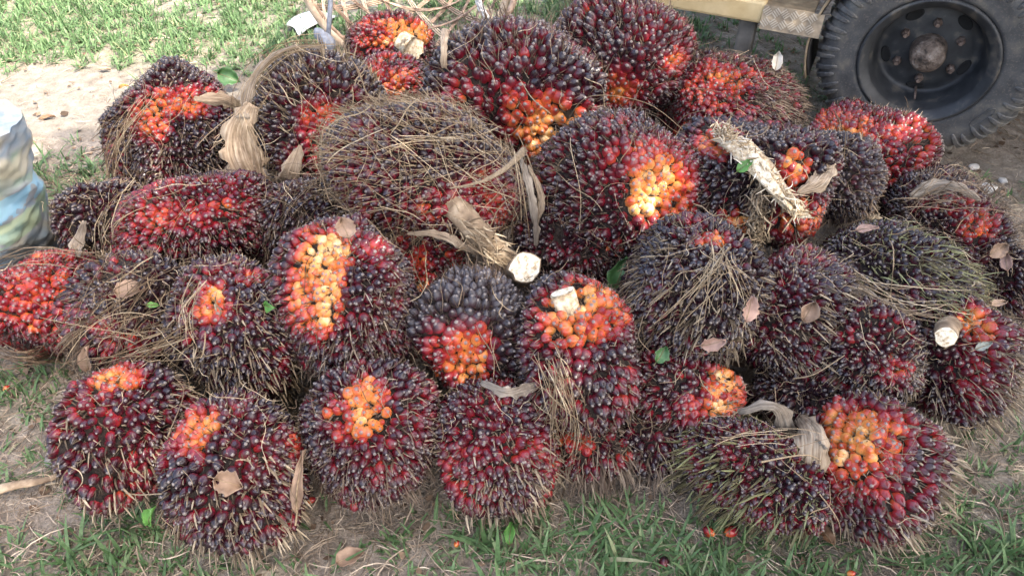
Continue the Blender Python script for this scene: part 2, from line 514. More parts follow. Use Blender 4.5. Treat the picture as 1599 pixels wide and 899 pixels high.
# ------------------------------------------------------------------ the bunches: where the photograph shows them
# id, x, y, half width, half height (pixels of the photograph), height of the centre (m), roll, fruit width (m), ripeness, bloom,
# patches (x, y, rx, ry, ripeness), lean of the spines (dx, dy in the picture), spine amount, spine length, spine kind, fibres, cover, label
BUNCHES = [
 ('A', 603, 66, 68, 40, .14, 8, .032, .30, .0, [(610, 50, 55, 24, .88), (575, 50, 25, 14, .5), (640, 60, 25, 20, .95)], (-1, .3), .9, .045, 'brown', 40, .9,
  'small bunch with bright orange top and white cut stalk lying in the wicker basket'),
 ('A2', 606, 142, 60, 48, .2, 0, .030, .35, .0, [(608, 128, 42, 20, .80), (590, 120, 30, 14, .6)], (1, .6), .6, .04, 'brown', 25, .95,
  'pink and orange topped bunch half hidden behind the straw covered bunch'),
 ('B3', 275, 225, 96, 106, .22, 10, .026, .14, .05, [(275, 160, 60, 22, .72), (235, 195, 30, 26, .62), (300, 142, 40, 12, .55), (232, 178, 25, 16, .78)], (-.35, 1), 1.5, .06, 'brown', 110, .92,
  'spiky black bunch with an orange crown, rearmost at the left of the pile'),
 ('B4', 492, 192, 95, 110, .35, -8, .030, .15, .12, [(500, 185, 32, 34, .60), (512, 180, 14, 14, .72), (505, 260, 60, 45, .40), (480, 235, 22, 30, .5)], (-.3, -1), 1.0, .065, 'tan', 120, .9,
  'black and red bunch wrapped on one side by a large papery sheath'),
 ('B5', 800, 150, 122, 113, .40, 0, .041, .24, .02, [(835, 195, 42, 50, .84), (800, 165, 25, 40, .62), (870, 172, 45, 22, .76), (840, 240, 28, 25, .78), (850, 210, 20, 30, .93)], (-.2, -1), .7, .085, 'brown', 60, 1,
  'big maroon bunch of plump fruit with an orange hollow, centre of the rear row'),
 ('B6', 965, 95, 108, 93, .38, 0, .038, .24, .04, [(965, 140, 48, 32, .64), (975, 150, 25, 18, .74), (1062, 85, 14, 22, .62), (1050, 95, 10, 10, .8)], (-.3, -1), .7, .06, 'brown', 40, 1,
  'dark wine red bunch at the very back, next to the truck\'s yellow beam'),
 ('B7', 1135, 167, 102, 80, .25, 5, .028, .30, .0, [(1135, 125, 60, 25, .66), (1100, 150, 45, 40, .58), (1120, 185, 60, 35, .48), (1070, 215, 25, 15, .6), (1140, 118, 35, 12, .72)], (.8, .5), 2.6, .05, 'husk', 60, .62,
  'frayed orange red bunch bristling with grey brown husk, under the truck beam'),
 ('B8', 970, 290, 115, 108, .36, 0, .031, .24, .04, [(1040, 280, 48, 55, .70), (1020, 290, 30, 55, .88), (1000, 315, 22, 22, .95), (985, 235, 45, 18, .58), (1065, 330, 25, 30, .66), (945, 395, 25, 15, .6)], (-.7, -.4), .9, .035, 'brown', 60, 1,
  'maroon bunch with a yellow orange flank, below the big rear centre bunch'),
 ('B9', 1180, 292, 112, 96, .36, 0, .030, .10, .08, [(1118, 222, 30, 22, .72), (1255, 345, 45, 45, .66), (1240, 262, 28, 35, .72), (1150, 350, 30, 18, .78), (1240, 330, 20, 20, .7)], (-.3, .6), .7, .04, 'brown', 60, .95,
  'torn open bunch with a pale shredded stalk running across it'),
 ('B10', 1356, 234, 88, 70, .27, 0, .028, .42, .0, [(1335, 205, 45, 16, .86), (1320, 185, 45, 14, .66), (1400, 235, 40, 45, .46), (1400, 200, 30, 12, .58)], (.2, -1), .35, .035, 'brown', 20, 1,
  'bright red and yellow bunch touching the tyre'),
 ('B10b', 1292, 286, 74, 64, .32, 0, .024, .07, .35, [(1245, 240, 25, 30, .68)], (.2, .6), .6, .03, 'brown', 70, 1,
  'bluish black small fruited bunch just in front of the bright red bunch by the tyre'),
 ('B11', 1478, 350, 98, 66, .22, 22, .024, .12, .08, [(1530, 345, 30, 28, .56), (1525, 355, 18, 14, .66), (1490, 315, 40, 15, .4)], (.2, -.8), .9, .04, 'brown', 110, .95,
  'dark red tipped bunch with matted brown fibres on top, at right edge of pile'),
 ('B12', 1400, 442, 116, 82, .27, 8, .024, .06, .14, [], (1, .25), 1.6, .085, 'green', 60, .95,
  'black bunch bristling with long olive green needles on its right half'),
 ('B13', 680, 278, 142, 104, .40, 28, .029, .20, .10, [(760, 300, 45, 45, .46), (700, 320, 60, 35, .42), (780, 320, 22, 35, .58)], (-1, -.35), 1.9, .085, 'straw', 560, .97,
  'large bunch buried in pale straw fibres with a long cut stalk'),
 ('B14', 320, 347, 122, 84, .29, 0, .026, .32, .0, [(265, 330, 50, 20, .54), (240, 340, 25, 14, .62), (355, 320, 40, 10, .5), (350, 322, 14, 8, .85)], (-.2, 1), 1.0, .045, 'brown', 70, 1,
  'wine red bunch with scattered orange wounds, below the orange crowned spiky bunch'),
 ('B15', 172, 345, 72, 66, .19, 0, .026, .13, .05, [], (.5, 1), 1.0, .06, 'tan', 60, .95,
  'dark purple bunch partly hidden behind, near the patterned sack'),
 ('B16', 80, 472, 84, 72, .16, -8, .026, .42, .0, [(60, 470, 50, 40, .56), (50, 440, 40, 22, .60), (80, 505, 55, 25, .5), (95, 430, 30, 14, .56)], (.4, .8), .9, .035, 'dark', 50, .95,
  'orange red bunch in front of the patterned sack'),
 ('B17', 225, 498, 96, 82, .23, 10, .026, .15, .03, [(160, 515, 20, 14, .55), (190, 545, 40, 20, .42)], (-.7, .7), 2.0, .055, 'brown', 150, .8,
  'brown shaggy bunch with a round dry leaf resting on it'),
 ('B18', 375, 517, 90, 108, .25, -8, .027, .17, .04, [(330, 470, 30, 28, .62), (335, 458, 14, 16, .88), (410, 430, 35, 12, .56), (318, 490, 20, 14, .7)], (.1, 1), 1.1, .05, 'tan', 60, 1,
  'dark round bunch with pale drooping spines and a pink and yellow shoulder'),
 ('B19', 550, 478, 103, 120, .31, 0, .028, .26, .04, [(485, 445, 32, 62, .84), (505, 395, 38, 35, .98), (480, 465, 25, 45, .74), (470, 500, 25, 20, .66), (590, 385, 26, 18, .5), (510, 455, 22, 55, .9)], (-.15, 1), 1.3, .05, 'brown', 60, 1,
  'tall maroon bunch with a yellow and orange left flank, bare cream seeds at its top'),
 ('B20', 740, 514, 95, 98, .26, 0, .031, .13, .10, [(720, 550, 48, 48, .64), (740, 545, 30, 45, .73), (690, 585, 28, 20, .62), (670, 540, 18, 40, .56), (735, 590, 20, 20, .82)], (.1, -.8), .8, .045, 'dark', 35, 1,
  'slate black bunch with an orange red patch low on its front'),
 ('B21', 910, 548, 92, 106, .29, 0, .030, .24, .02, [(905, 485, 62, 42, .84), (920, 470, 45, 25, .92), (870, 505, 30, 26, .76), (950, 500, 40, 30, .66), (905, 515, 50, 18, .70)], (-.2, 1), .8, .045, 'brown', 70, 1,
  'bunch with a golden yellow top and a short white cut stalk, front centre'),
 ('B22', 1085, 462, 108, 112, .34, 0, .026, .09, .10, [(1110, 372, 30, 12, .62), (1125, 370, 12, 8, .88)], (-.4, .9), 1.3, .06, 'tan', 110, 1,
  'near black bunch draped with a tuft of pale fibres'),
 ('B23', 1238, 490, 80, 98, .28, -8, .026, .20, .03, [(1190, 400, 26, 18, .42)], (1, .2), 1.2, .06, 'tan', 40, 1,
  'dark maroon bunch with spines fanning to the right, dry leaf on its front'),
 ('B24', 1345, 562, 98, 74, .23, 10, .025, .18, .03, [(1395, 580, 25, 16, .56), (1330, 520, 40, 12, .3)], (-.3, 1), 1.2, .05, 'tan', 60, .97,
  'flattish maroon bunch wedged below the green needled bunch'),
 ('B25', 1507, 570, 72, 100, .20, -12, .028, .25, .0, [(1520, 500, 30, 22, .90), (1545, 512, 22, 18, .6), (1500, 505, 20, 14, .8)], (1, .25), 1.2, .085, 'tan', 40, 1,
  'maroon bunch with white cut stalk near its orange top, lower right edge of pile'),
 ('B26', 1070, 620, 82, 62, .19, 0, .026, .30, .02, [(1135, 612, 30, 36, .80), (1130, 600, 18, 20, .95), (1080, 640, 40, 20, .5), (1140, 625, 20, 16, .68), (1120, 640, 20, 14, .97)], (-.4, .8), .6, .035, 'brown', 40, 1,
  'small red bunch with cream and pink end, above the green leafed front bunch'),
 ('B27', 210, 662, 96, 98, .16, 0, .027, .27, .02, [(185, 588, 38, 18, .80), (160, 605, 20, 12, .72), (170, 650, 16, 10, .5)], (.3, 1), .9, .06, 'tan', 25, 1,
  'maroon bunch with a small orange crest, leftmost of the front row'),
 ('B28', 370, 738, 106, 112, .16, 0, .028, .22, .02, [(302, 675, 28, 40, .74), (320, 660, 20, 20, .84), (290, 700, 16, 20, .62), (466, 690, 10, 32, .6)], (.05, 1), 1.0, .05, 'tan', 30, 1,
  'dark glossy bunch with an orange left shoulder, closest to the viewer'),
 ('B29', 577, 685, 102, 106, .18, 0, .028, .25, .02, [(575, 630, 34, 40, .80), (545, 660, 25, 30, .70), (565, 650, 22, 30, .88), (520, 650, 25, 20, .52)], (.1, 1), .9, .05, 'brown', 25, 1,
  'maroon bunch with orange fruit on its upper face, second in from dark glossy bunch'),
 ('B30', 775, 697, 92, 95, .16, 0, .027, .30, .02, [(720, 720, 40, 40, .40)], (.2, 1), .9, .05, 'tan', 40, 1,
  'evenly wine red bunch in the middle of the front row'),
 ('B31', 925, 700, 68, 52, .09, 0, .026, .30, .0, [(895, 685, 30, 22, .62), (895, 690, 10, 12, .55)], (.3, 1), 3.2, .055, 'brown', 90, .45,
  'small stripped bunch of brown husk with few orange fruit left'),
 ('B32', 1165, 732, 120, 70, .125, 4, .023, .25, .02, [], (-.8, .7), 1.3, .07, 'green', 60, 1,
  'long low maroon bunch with light green spines at its left end'),
 ('B33', 1365, 720, 95, 100, .16, 0, .028, .28, .02, [(1335, 665, 55, 38, .76), (1350, 690, 40, 40, .90), (1305, 650, 30, 20, .68), (1325, 720, 35, 25, .82), (1340, 760, 45, 30, .56), (1400, 690, 30, 40, .62)], (1, .2), 1.0, .05, 'tan', 40, 1,
  'bunch with a creamy orange face at the right end of the front row'),
 ('B34', 1572, 437, 48, 56, .14, 0, .024, .12, .03, [], (1, .5), 1.6, .05, 'brown', 60, .85,
  'brown shaggy bunch cut off by the right edge of the picture'),
 ('G1', 905, 400, 92, 66, .20, 0, .026, .16, .02, [(905, 437, 12, 8, .6)], (.2, 1), 1.4, .04, 'dark', 90, .85,
  'shadowed fibrous bunch deep in the gap above the golden topped bunch'),
 ('G2', 480, 338, 92, 62, .27, 0, .026, .08, .06, [], (-.2, 1), 1.3, .05, 'brown', 90, .85,
  'shadowed black bunch under brown fibre, between the wine red and the straw covered bunches'),
 ('G3', 655, 425, 62, 70, .19, 0, .026, .38, .0, [(655, 440, 18, 60, .6)], (-.2, 1), 1.5, .05, 'brown', 60, .85,
  'orange glimpse of a bunch in the gap beside the slate black bunch'),
]


BUNCHES += [
 ('G4', 1255, 628, 78, 52, .12, 0, .026, .18, .02, [], (-.3, 1), 1.2, .045, 'brown', 70, .9,
  'shadowed maroon bunch low in the gap behind the bract of the right end bunch'),
 ('G5', 1010, 690, 66, 52, .10, 0, .026, .14, .0, [], (.2, 1), 1.6, .045, 'brown', 60, .8,
  'dark bunch low between the small stripped bunch and long low bunch'),
]


class Ell:
    pass


ELLS = {}
for (bid, x, y, a, b_, z, roll, fw, ripe, bloom, patches, lean, spn, spl, spk, fib, cover, label) in BUNCHES:
    e = Ell()
    e.id = bid
    d = ray(x, y)
    t = (z - CAM_H) / d[2]
    e.c = EYE + d * t
    e.pxm = FPX / t
    ra, rb = a * 1.10 / e.pxm, b_ * 1.10 / e.pxm
    fwd = nrm(d)
    right = nrm(np.cross(fwd, [0, 0, 1]))
    up = np.cross(right, fwd)
    r = math.radians(roll)
    ax = right * math.cos(r) - up * math.sin(r)          # roll > 0 turns clockwise in the picture
    ay = right * math.sin(r) + up * math.cos(r)
    e.A = np.stack([ax, ay, -fwd], 0)                     # rows: local axes
    e.right, e.up = right, up
    e.r = np.array([ra, rb, min(.5 * (ra + rb), 1.05 * min(ra, rb) + .02)])
    ELLS[bid] = e
ELIST = list(ELLS.values())
# keep every bunch on the ground
for e in ELIST:
    ext = math.sqrt(((e.A[:, 2] * e.r) ** 2).sum())
    low = e.c[2] - ext
    if low < -.01:                                        # slide it toward the eye along its own line of sight, keeping its size in the picture
        k = 1.0
        for _ in range(40):
            c = EYE + (e.c - EYE) * k
            if c[2] - ext * k >= -.01:
                break
            k -= .005
        e.c = EYE + (e.c - EYE) * k
        e.r = e.r * k
        e.pxm /= k


def ray_ell(o, d, e, s=1.0):
    """first hit distance of rays (o + t d) with the ellipsoid, nan if none"""
    q = (e.A @ (np.asarray(o) - e.c).T).T / (e.r * s)
    w = (e.A @ np.asarray(d).T).T / (e.r * s)
    A = (w * w).sum(-1)
    B = (q * w).sum(-1)
    C = (q * q).sum(-1) - 1
    D = B * B - A * C
    return np.where(D > 0, (-B - np.sqrt(np.maximum(D, 0))) / A, np.nan)


def surf(x, y, lift=0.0, bid=None):
    """point of the pile (or the ground) that the photograph shows at a pixel, and the surface normal there"""
    d = ray(x, y)
    best, be = None, None
    for e in (ELIST if bid is None else [ELLS[bid]]):
        t = ray_ell(EYE, d, e, 1.03)
        if np.isfinite(t) and (best is None or t < best):
            best, be = float(t), e
    if best is None:
        if bid is not None:
            e = ELLS[bid]
            t = ((e.c - EYE) @ AW) / (d @ AW)
            return EYE + d * t + nrm(-d) * lift, nrm(-d)
        p = at_z(x, y, 0)
        return p + np.array([0, 0, lift]), np.array([0, 0, 1.])
    p = EYE + d * best
    q = (be.A @ (p - be.c)) / be.r ** 2
    n = nrm(be.A.T @ q)
    return p + n * lift, n


# ------------------------------------------------------------------ fruit shapes
def fruit_vf(segs, rings, seed, plump=1.0):
    r = np.random.default_rng(seed)
    prof_t = np.array([0, .12, .3, .5, .68, .82, .92, .97, 1.0])
    prof_r = np.array([.18, .38, .49, .5, .44, .30, .16, .085, .05])
    ts = {6: [0, .2, .48, .72, .9, 1.0], 7: [0, .18, .42, .64, .82, .94, 1.0]}[rings]
    ts = np.array(ts)
    rr = np.interp(ts, prof_t, prof_r)
    ang = np.arange(segs) / segs * 2 * np.pi
    sq = 1 + .10 * np.cos(ang * r.integers(2, 5) + r.uniform(0, 6)) * r.uniform(.4, 1)
    V, T = [], []
    lx, ly = r.normal(0, .05, 2)
    for t, q in zip(ts, rr):
        k = sq if t < .8 else np.ones(segs)
        V.append(np.stack([q * k * np.cos(ang) * plump + lx * t, q * k * np.sin(ang) * plump + ly * t, np.full(segs, t)], 1))
        T.append(np.full(segs, t))
    V = np.concatenate(V)
    T = np.concatenate(T)
    n = len(V)
    V = np.concatenate([V, [[lx * 1.0, ly * 1.0, 1.02]]])
    T = np.append(T, 1.0)
    quads = grid_faces(rings, segs, True)
    i = np.arange(segs)
    tris = np.stack([(rings - 1) * segs + i, (rings - 1) * segs + (i + 1) % segs, np.full(segs, n)], 1)
    return V, quads, tris, T


FRUIT_MESHES = []
for k in range(8):
    V, Q, Tr, T = fruit_vf(9, 7, 100 + k, 1.0)
    FRUIT_MESHES.append(mesh_np('palm_fruit', V, [Q, Tr], M['fruit'], True, {'t': T}))
LOWF = fruit_vf(6, 6, 55)


def frames(D):
    """orthonormal frames with z along D (N,3) -> x, y, z rows, random spin"""
    ref = np.where(np.abs(D[:, 2:3]) > .9, np.array([1., 0, 0]), np.array([0, 0, 1.]))
    X = nrm(np.cross(D, ref))
    Y = np.cross(D, X)
    a = rng.uniform(0, 6.28, len(D))[:, None]
    return X * np.cos(a) + Y * np.sin(a), -X * np.sin(a) + Y * np.cos(a)


SPK = {'brown': 'spine_brown', 'tan': 'spine_tan', 'green': 'spine_green', 'dark': 'spine_dark', 'husk': 'spine_brown', 'straw': 'fibre'}
N_FRUIT = 0


def build_bunch(spec, seed):
    global N_FRUIT, rng
    (bid, x, y, a, b_, z, roll, fw, ripe, bloom, patches, lean, spn, spl, spk, fib, cover, label) = spec
    rng = np.random.default_rng(seed)
    e = ELLS[bid]
    fw = fw * .90
    ripe = ripe - .012
    fib = int(fib * .5)
    root = empty('palm_fruit_bunch', (e.c[0], e.c[1], max(0.0, e.c[2] - e.r.mean())))
    tag(root, label, 'fruit bunch', 'oil palm fruit bunches heaped in the pile')
    leanv = nrm(e.right * lean[0] - e.up * lean[1] + AW * -.15)
    wob = Wob(seed + 500, 3.2)
    wob2 = Wob(seed + 700, 9.0)
    wr = Wob(seed + 900, 5.5)
    boxy = rng.uniform(2.0, 2.9)
    facets = [(nrm(rng.normal(size=3)), rng.uniform(.80, .92)) for _ in range(5)]
    if patches:
        qp = surf(patches[0][0], patches[0][1], 0, bid)[0]
        facets.append((nrm((e.A @ (qp - e.c)) / e.r), rng.uniform(.84, .91)))
    taper = rng.uniform(.05, .17)
    taxis = nrm(rng.normal(size=3) * np.array([1, 1, .3]))

    def surface(U):
        """unit directions (local) -> world point, normal"""
        m = 1 + .10 * wob(U) + .04 * wob2(U)
        m = m * (np.abs(U) ** boxy).sum(1) ** (-1 / boxy) * .96             # a blunt, shouldered ovoid
        m = m * (1 - taper * (U @ taxis))
        for fd, fh in facets:                                              # sides pressed flat against frond and neighbours
            m = np.minimum(m, fh / np.maximum(U @ fd, .2))
        P = e.c + ((U * e.r * m[:, None]) @ e.A)
        Nn = nrm((U / e.r) @ e.A)
        return P, Nn

    # ---- fruit seats: an even scatter over the whole bunch
    r1, r2, r3 = e.r
    p_ = 1.6
    area = 4 * np.pi * (((r1 * r2) ** p_ + (r1 * r3) ** p_ + (r2 * r3) ** p_) / 3) ** (1 / p_)
    n = int(area / (fw * fw * .72))
    i = np.arange(n) + .5
    ph = np.arccos(1 - 2 * i / n)
    th = np.pi * (1 + 5 ** .5) * i
    U = np.stack([np.cos(th) * np.sin(ph), np.sin(th) * np.sin(ph), np.cos(ph)], 1)
    Q = np.linalg.qr(rng.normal(size=(3, 3)))[0]
    U = nrm(U @ Q + rng.normal(0, .22 * fw / e.r.mean(), (n, 3)))
    P, Nn = surface(U)
    pix = proj(P)
    view = nrm(EYE - P)
    face = (Nn * view).sum(1)
    # ripeness
    rp = ripe + .16 * wr(U) + rng.normal(0, .065, n)
    inpatch = np.zeros(n)
    for (qx, qy, rx, ry, rv) in patches:
        dd = np.sqrt(((pix[:, 0] - qx) / rx) ** 2 + ((pix[:, 1] - qy) / ry) ** 2)
        dd += .22 * wob2(U) + rng.normal(0, .07, n)
        w = np.clip((1.5 - dd) / .85, 0, 1) * (face > -.1)
        rp = rp * (1 - w) + (rv + rng.normal(0, .085, n)) * w
        inpatch = np.maximum(inpatch, w)
    rp = np.clip(rp, .02, 1.0)
    bl = np.clip(bloom * (1 - inpatch) * (1 + .8 * wr(U)) + .05 * rng.random(n), 0, 1)
    if bid == 'B20':
        top = np.clip((535 - pix[:, 1]) / 50, 0, 1) * (1 - inpatch)
        bl = np.clip(bl + .55 * top, 0, 1)
        rp = rp * (1 - .8 * top)
    # inside another bunch -> nothing there to build
    inside = np.zeros(n, bool)
    occl = np.zeros(n, bool)
    for o in ELIST:
        if o is e:
            continue
        q = ((P - o.c) @ o.A.T) / o.r
        inside |= (q * q).sum(1) < .72
        D = EYE - P
        t = ray_ell(P + Nn * .01, D, o, .90)
        occl |= np.isfinite(t) & (t > 0.0)
    keep = (~inside) & (P[:, 2] > .0)
    missing = (rng.random(n) > cover) & (inpatch < .6)
    missing |= (rng.random(n) < .03) & (inpatch < .3)
    keep &= ~missing
    vis = keep & (face > -.12) & (~occl) & (pix[:, 0] > -60) & (pix[:, 0] < 1660) & (pix[:, 1] > -60)
    L = fw * rng.uniform(1.25, 1.6, n) * np.where(inpatch > .5, 1.0, .97)
    Wd = fw * rng.uniform(.86, 1.22, n) * np.where(rng.random(n) < .12, .68, 1) * np.where(inpatch > .4, 1.14, 1) * (1 + .10 * wob2(U * 1.3))
    L = np.where(inpatch > .4, L * .95, L)
    D = nrm(Nn + leanv * .28 + rng.normal(0, .13, (n, 3)))
    base = P - D * (L * rng.uniform(.70, .90, n))[:, None]
    X, Y = frames(D)
    idx = np.where(vis)[0]
    if len(idx) > 300:
        score = face[idx]
        idx = idx[np.argsort(-score)[:300]]
    sel = np.zeros(n, bool)
    sel[idx] = True
    off = np.array(root.location)
    for k in idx:
        o = bpy.data.objects.new('fruit', FRUIT_MESHES[int(rng.integers(8))])
        COL.objects.link(o)
        o.parent = root
        bx = base[k] - off
        mx, my, mz = X[k] * Wd[k], Y[k] * Wd[k] * rng.uniform(.9, 1.08), D[k] * L[k]
        o.matrix_basis = Matrix(((mx[0], my[0], mz[0], bx[0]), (mx[1], my[1], mz[1], bx[1]), (mx[2], my[2], mz[2], bx[2]), (0, 0, 0, 1)))
        o.color = (float(rp[k]), float(bl[k]), 0, 1)
    N_FRUIT += len(idx)
    rest = np.where(keep & ~sel)[0]
    if len(rest):
        V0, Q0, T0, t0 = LOWF
        Vr = (base[rest][:, None] + V0[None, :, 0:1] * (X[rest] * Wd[rest, None])[:, None] + V0[None, :, 1:2] * (Y[rest] * Wd[rest, None])[:, None]
              + V0[None, :, 2:3] * (D[rest] * L[rest, None])[:, None])
        nb = (np.arange(len(rest)) * len(V0))[:, None, None]
        me = mesh_np('fruit_mass', Vr.reshape(-1, 3), [(Q0[None] + nb).reshape(-1, 4), (T0[None] + nb).reshape(-1, 3)], M['fruit'], True,
                     {'t': np.tile(t0, len(rest)), 'ripe': np.repeat(rp[rest], len(V0))})
        tag(link('fruit_mass', me, root, (0, float(bloom), 0, 1)), kind='stuff')
    # ---- core
    nu, nv = 22, 34
    uu = np.linspace(0.002, np.pi - .002, nu)
    vv = np.arange(nv) / nv * 2 * np.pi
    UU, VV = np.meshgrid(uu, vv, indexing='ij')
    Uc = np.stack([np.sin(UU) * np.cos(VV), np.sin(UU) * np.sin(VV), np.cos(UU)], -1).reshape(-1, 3)
    Pc, Nc = surface(Uc)
    Pc = Pc - Nc * (fw * .62 + .004 * wob2(Uc * 4)[:, None])
    link('bunch_core', mesh_np('bunch_core', Pc, [grid_faces(nu, nv, True)], M['core']), root)
    # ---- spines between the fruit
    ns = int(n * .62 * spn)
    Us = nrm(rng.normal(size=(ns * 2, 3)))
    Ps, Ns = surface(Us)
    toward = (Ns * leanv).sum(1)
    pxs = proj(Ps)
    pw = np.zeros(len(Us))
    for (qx, qy, rx, ry, rv) in patches:
        dd = np.sqrt(((pxs[:, 0] - qx) / rx) ** 2 + ((pxs[:, 1] - qy) / ry) ** 2)
        pw = np.maximum(pw, np.clip((1.3 - dd) / .3, 0, 1) * ((Ns * nrm(EYE - Ps)).sum(1) > 0))
    prob = np.clip(.40 + .45 * toward, .10, .8) * (1 - .9 * pw) * np.clip(.75 + .9 * wr(Us * 1.7), .1, 1.3)
    if spk == 'husk':
        prob = np.clip(.6 + .4 * toward, .3, 1) * (1 - .55 * pw)
    kk = (rng.random(len(Us)) < prob) & (Ps[:, 2] > -.01)
    for o in ELIST:
        if o is not e:
            q = ((Ps - o.c) @ o.A.T) / o.r
            kk &= (q * q).sum(1) > .8
    Ps, Ns, tw = Ps[kk], Ns[kk], toward[kk]
    m = len(Ps)
    parts = []
    if m:
        dirs = nrm(Ns * .75 + leanv * .75 + rng.normal(0, .30, (m, 3)))
        ln = spl * .78 * rng.uniform(.3, 1.2, m) * np.clip(.75 + .2 * tw, .5, 1.0)
        K = 5
        s = np.linspace(0, 1, K)
        bend = nrm(leanv + np.array([0, 0, -.9]) + rng.normal(0, .5, (m, 3))) * .28
        if spk in ('husk', 'brown'):
            bend = bend * 1.5 + rng.normal(0, .16, (m, 3))
        path = (Ps - Ns * fw * .35)[:, None] + (dirs * (ln + fw * .35)[:, None])[:, None] * s[None, :, None] + (bend * ln[:, None])[:, None] * (s ** 2)[None, :, None]
        rb = rng.uniform(.0011, .0026, m) * {'straw': .55, 'brown': .85, 'husk': .85, 'dark': .8}.get(spk, 1.25 if spl < .08 else .85)
        rad = rb[:, None] * np.array([.8, 1.05, 1.0, .75, .12])[None]
        parts.append(strands(path, rad, 3))
    # short dry scales at the fruit bases
    nc = int(n * (2.6 if spk != 'husk' else 4.0))
    Uc2 = nrm(rng.normal(size=(nc, 3)))
    Pq, Nq = surface(Uc2)
    vq = nrm(EYE - Pq)
    ok = ((Nq * vq).sum(1) > -.3) & (Pq[:, 2] > 0)
    Pq, Nq = Pq[ok], Nq[ok]
    m2 = len(Pq)
    dq = nrm(Nq * .8 + leanv * .3 + rng.normal(0, .45, (m2, 3)))
    lq = rng.uniform(.010, .024, m2) * (fw / .028)
    s = np.linspace(0, 1, 3)
    path = (Pq - Nq * fw * .4)[:, None] + (dq * (lq + fw * .28)[:, None])[:, None] * s[None, :, None]
    rad = rng.uniform(.0011, .0022, m2)[:, None] * np.array([1, .9, .15])[None]
    parts.append(strands(path, rad, 3))
    V, F, At = merge(parts)
    tag(link('spikelet_spines', mesh_np('spikelet_spines', V, [F], M[SPK[spk]], False, At), root), kind='stuff')
    # ---- loose dry fibres lying over the bunch
    if fib:
        K = 11
        view0 = nrm(EYE - e.c)
        Uf = nrm(rng.normal(0, .75, (fib, 3)) + (e.A @ view0) * .8 + np.array([0, .35, 0]))
        Tn = nrm(rng.normal(0, .5, (fib, 3)) + (e.A @ (leanv - np.array([0, 0, .4])))[None] * (1.3 if spk == 'straw' else .6) * np.where(rng.random((fib, 1)) < .8, 1, -1))
        if spk == 'straw':
            Tn = nrm(rng.normal(0, .55, (fib, 3)) + (e.A @ e.right) * np.where(rng.random((fib, 1)) < .5, 1, -1))
        ang = rng.uniform(.15, .75, fib)
        if spk == 'straw':
            ang *= 1.25
        curl = rng.normal(0, .5, fib)
        if spk == 'straw':
            curl *= .4
        P0f, N0f = surface(Uf)
        pts = []
        Tn = nrm(Tn - (Tn * Uf).sum(1, keepdims=True) * Uf)
        Cn = np.cross(Uf, Tn)
        l0 = rng.uniform(.0, .02, fib)
        l1 = rng.uniform(.002, .022, fib)
        wv = rng.uniform(0, 6.28, fib)
        for s in np.linspace(-.5, .5, K):
            u = nrm(Uf + Tn * (ang * s)[:, None] + Cn * (curl * s * s + (.025 if spk == 'straw' else .05) * np.sin(s * 7 + wv))[:, None])
            Pp, Np = surface(u)
            lift = .004 + l1 + l0 * (4 * s * s) + .003 * np.sin(s * 9 + wv * 2)
            pp = Pp + Np * lift[:, None]
            Ta = (((Tn * (ang * s)[:, None]) * e.r) @ e.A)
            stiff = (.35 + .5 * ((wv * 7) % 1))[:, None]
            pp = pp * (1 - stiff) + (P0f + Ta + N0f * lift[:, None]) * stiff
            pp[:, 2] = np.maximum(pp[:, 2], .004)
            pts.append(pp)
        path = np.stack(pts, 1)
        rb = rng.uniform(.0004, .0011, fib) * np.where(rng.random(fib) < .14, 2.1, 1)
        rad = rb[:, None] * np.interp(np.linspace(0, 1, K), [0, .1, .8, 1], [.5, 1, .9, .25])[None]
        V, F, At = strands(path, rad, 3)
        mt = M['fibre'] if spk in ('straw', 'tan', 'green') else M['fibre_dark'] if rng.random() < .45 else M['fibre']
        tag(link('dry_fibres', mesh_np('dry_fibres', V, [F], mt, False, At), root), kind='stuff')
    return root


ROOTS = {}
for k, spec in enumerate(BUNCHES):
    ROOTS[spec[0]] = build_bunch(spec, 1000 + k * 7)
rng = np.random.default_rng(77)

# ------------------------------------------------------------------ shapes laid on the pile
def tube_mesh(name, path, rad, mat, sides=14, squash=None, wobble=.0, seed=0, cap=True):
    P = np.asarray(path, float)
    K = len(P)
    T = nrm(np.gradient(P, axis=0))
    ref = np.array([0, 0, 1.]) if abs(T[0, 2]) < .9 else np.array([1., 0, 0])
    A = nrm(np.cross(T, ref))
    B = np.cross(T, A)
    ang = np.arange(sides) / sides * 2 * np.pi
    r = np.random.default_rng(seed)
    w = 1 + wobble * r.normal(size=(1, sides)) + wobble * .5 * r.normal(size=(K, sides))
    V = P[:, None] + (A[:, None] * np.cos(ang)[None, :, None] + B[:, None] * np.sin(ang)[None, :, None] * (squash or 1)) * (np.asarray(rad)[:, None] * w)[..., None]
    V = V.reshape(-1, 3)
    F = [grid_faces(K, sides, True)]
    if cap:
        F.append(np.array([np.arange(sides)[::-1], np.arange(sides) + (K - 1) * sides]))
    return mesh_np(name, V, F, mat), V[-sides:], P[-1], T[-1]


